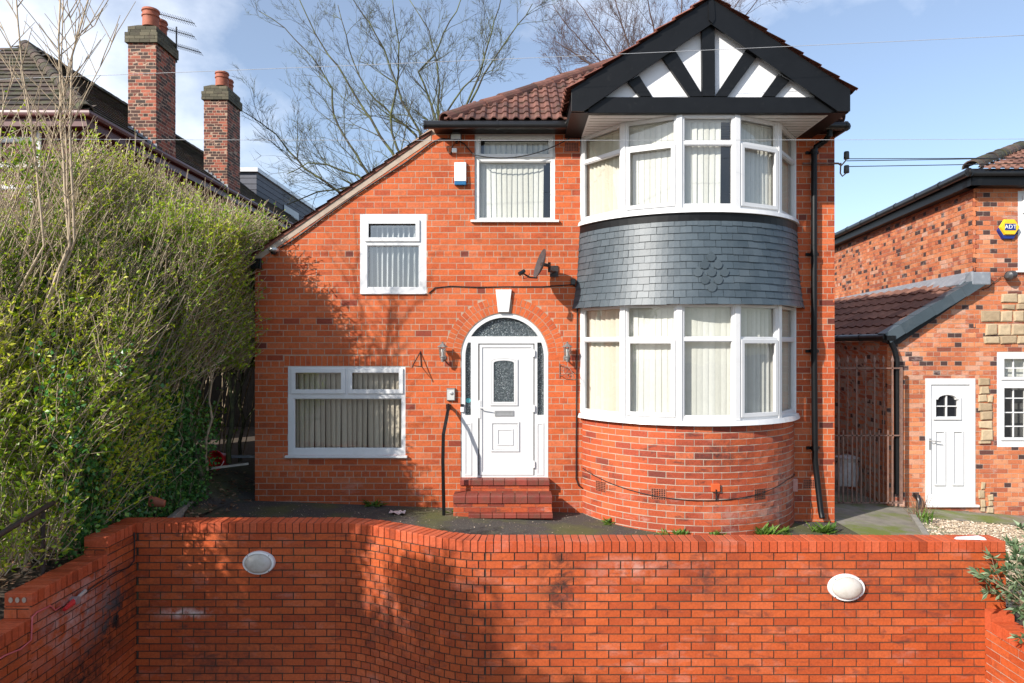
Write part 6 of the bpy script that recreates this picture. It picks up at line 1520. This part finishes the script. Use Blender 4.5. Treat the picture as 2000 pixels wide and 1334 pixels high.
# right-hand shrub
def shrub(c, n, L, label, name='shrub', seed=5, leafL=.10):
    R = random.Random(seed); root = empty(name, c, label, 'shrub'); a, b = MB(), MB()
    for i in range(n):
        d = Vector((R.gauss(-.15, .55), R.gauss(-.15, .55), R.uniform(.35, 1.1))); pts = shoot(a, Vector(c) + Vector((R.gauss(0, .06), R.gauss(0, .1), 0)), d, L * R.uniform(.6, 1.1), .006, R, 5, .14, 4, tone=.3)
        for j in range(1, 6):
            for _ in range(3 if j < 5 else 12):
                q = pts[j]; dd = (pts[j] - pts[j - 1]).normalized() * R.uniform(.2, .9) + Vector((R.gauss(0, .7), R.gauss(0, .7), R.gauss(0, .5))); s = leafL * R.uniform(.6, 1.15); leaf(b, q, dd, s, s * .30, R, max(0, min(1, R.gauss(.5, .28))))
    a.build('stem', M['twig'], root, recalc=False); b.build('foliage', M['leaf_shrub'], root, recalc=False)
shrub((4.92, 6.22, -.12), 90, .80, 'grey-green shrub with narrow leaves spilling over the right end of the retaining wall')
shrub((4.78, 5.75, -.2), 40, .5, 'low grey-green shrub behind the low side wall at the bottom right corner', seed=8)
# weeds
def weed(p, s, label, seed, n=26, mat='leaf_weed', upr=.45):
    R = random.Random(seed); mb = MB(); p = Vector(p)
    for i in range(n):
        a = R.uniform(0, 2 * pi); d = Vector((cos(a), sin(a), R.uniform(.05, upr * 2))); L = s * R.uniform(.5, 1.1); w = L * R.uniform(.16, .30); q = p + Vector((R.gauss(0, s * .25), R.gauss(0, s * .15), 0))
        sd = Vector((-sin(a), cos(a), 0)) * w / 2; dn = d.normalized(); m1 = q + dn * L * .5 + Vector((0, 0, L * .08)); t = q + dn * L
        mb.add([tuple(q), tuple(m1 + sd), tuple(t), tuple(m1 - sd)], [(0, 1, 2, 3)], R.random())
    return mb.build('weed', M[mat], label=label, category='weed', group='weeds growing along the foot of the house', recalc=False)
for i, (px, py, s, n, lab) in enumerate(((727, 989, .15, 40, 'low spreading weed against the wall below the large low window'), (889, 1003, .10, 22, 'small weed just right of the handrail foot'), (988, 1010, .10, 22, 'small weed at the middle of the lowest red step'),
        (1052, 1005, .13, 36, 'weed at the right end of the lowest red step'), (1084, 990, .09, 18, 'sprig of weed growing beside the right side of the steps'), (1193, 1011, .10, 26, 'weed at the left foot of the curved bay'),
        (1322, 1030, .12, 34, 'grassy weed at the foot of the bay left of centre'), (1388, 1036, .13, 34, 'grassy tuft below the outlet box at the foot of the bay'), (1494, 1030, .17, 70, 'largest leafy weed at the right foot of the bay'), (1551, 1030, .10, 26, 'weed in the corner between bay and pier'), (1607, 1042, .16, 60, 'bright green leafy weed in front of the downpipe'),
        (937, 1009, .06, 14, 'tiny weed between the handrail and the middle of the steps'), (1300, 1026, .08, 14, 'tiny weed sprig at the left of the grassy weeds by the bay'))):
    q = Pg(px, py)
    dx_, dy_ = q.x - BX, q.y - BY
    if sqrt(dx_ * dx_ + dy_ * dy_) < Rb + .12 or 1170 < px < 1560:
        a_ = math.asin(max(-.93, min(.93, ((px - 1000) * 8.95 / F - BX) / (Rb + .07)))); q = Vector((BX + (Rb + .07) * sin(a_), BY - (Rb + .07) * cos(a_), 0)); q.z = ground_z(q.x, q.y) + .01
    weed(q, s * 1.35, lab, 100 + i, n, upr=.7)
for i, (p, s, lab) in enumerate((((4.35 + .9, 7.35, -.2), .13, 'grassy tuft in the gravel just beyond the end of the coping'), ((5.75, 8.1, -.25), .12, 'small plant in the middle of the gravel bed'), ((6.35, 7.9, -.27), .16, 'grassy tuft at the far right of the gravel bed'))):
    o = weed(p, s, lab, 140 + i, 40, upr=.9); o['group'] = 'plants in the gravel bed'
p = Pg(1806, 1022); mb = MB(); R4 = random.Random(77)
for i in range(26): a = R4.uniform(0, 6.3); leaf(mb, p + Vector((R4.gauss(0, .05), R4.gauss(0, .05), 0)), (cos(a) * .25, sin(a) * .25, 1), R4.uniform(.14, .26), .022, R4, R4.random())
mb.build('daffodil_leaves', M['leaf_weed'], recalc=False, label='upright green daffodil shoots by the kerb near the right-hand house', category='plant')
p = Pg(1796, 1012); mb = MB()
for i in range(60): q = shoot(mb, p + Vector((R4.gauss(0, .06), R4.gauss(0, .06), 0)), (R4.gauss(0, .35), R4.gauss(0, .3), 1), R4.uniform(.15, .42), .004, R4, 3, .2, 3)
mb.build('dead_plant', M['dry_leaf'], recalc=False, label='dry brown twiggy dead plant beside the right-hand house wall', category='plant')
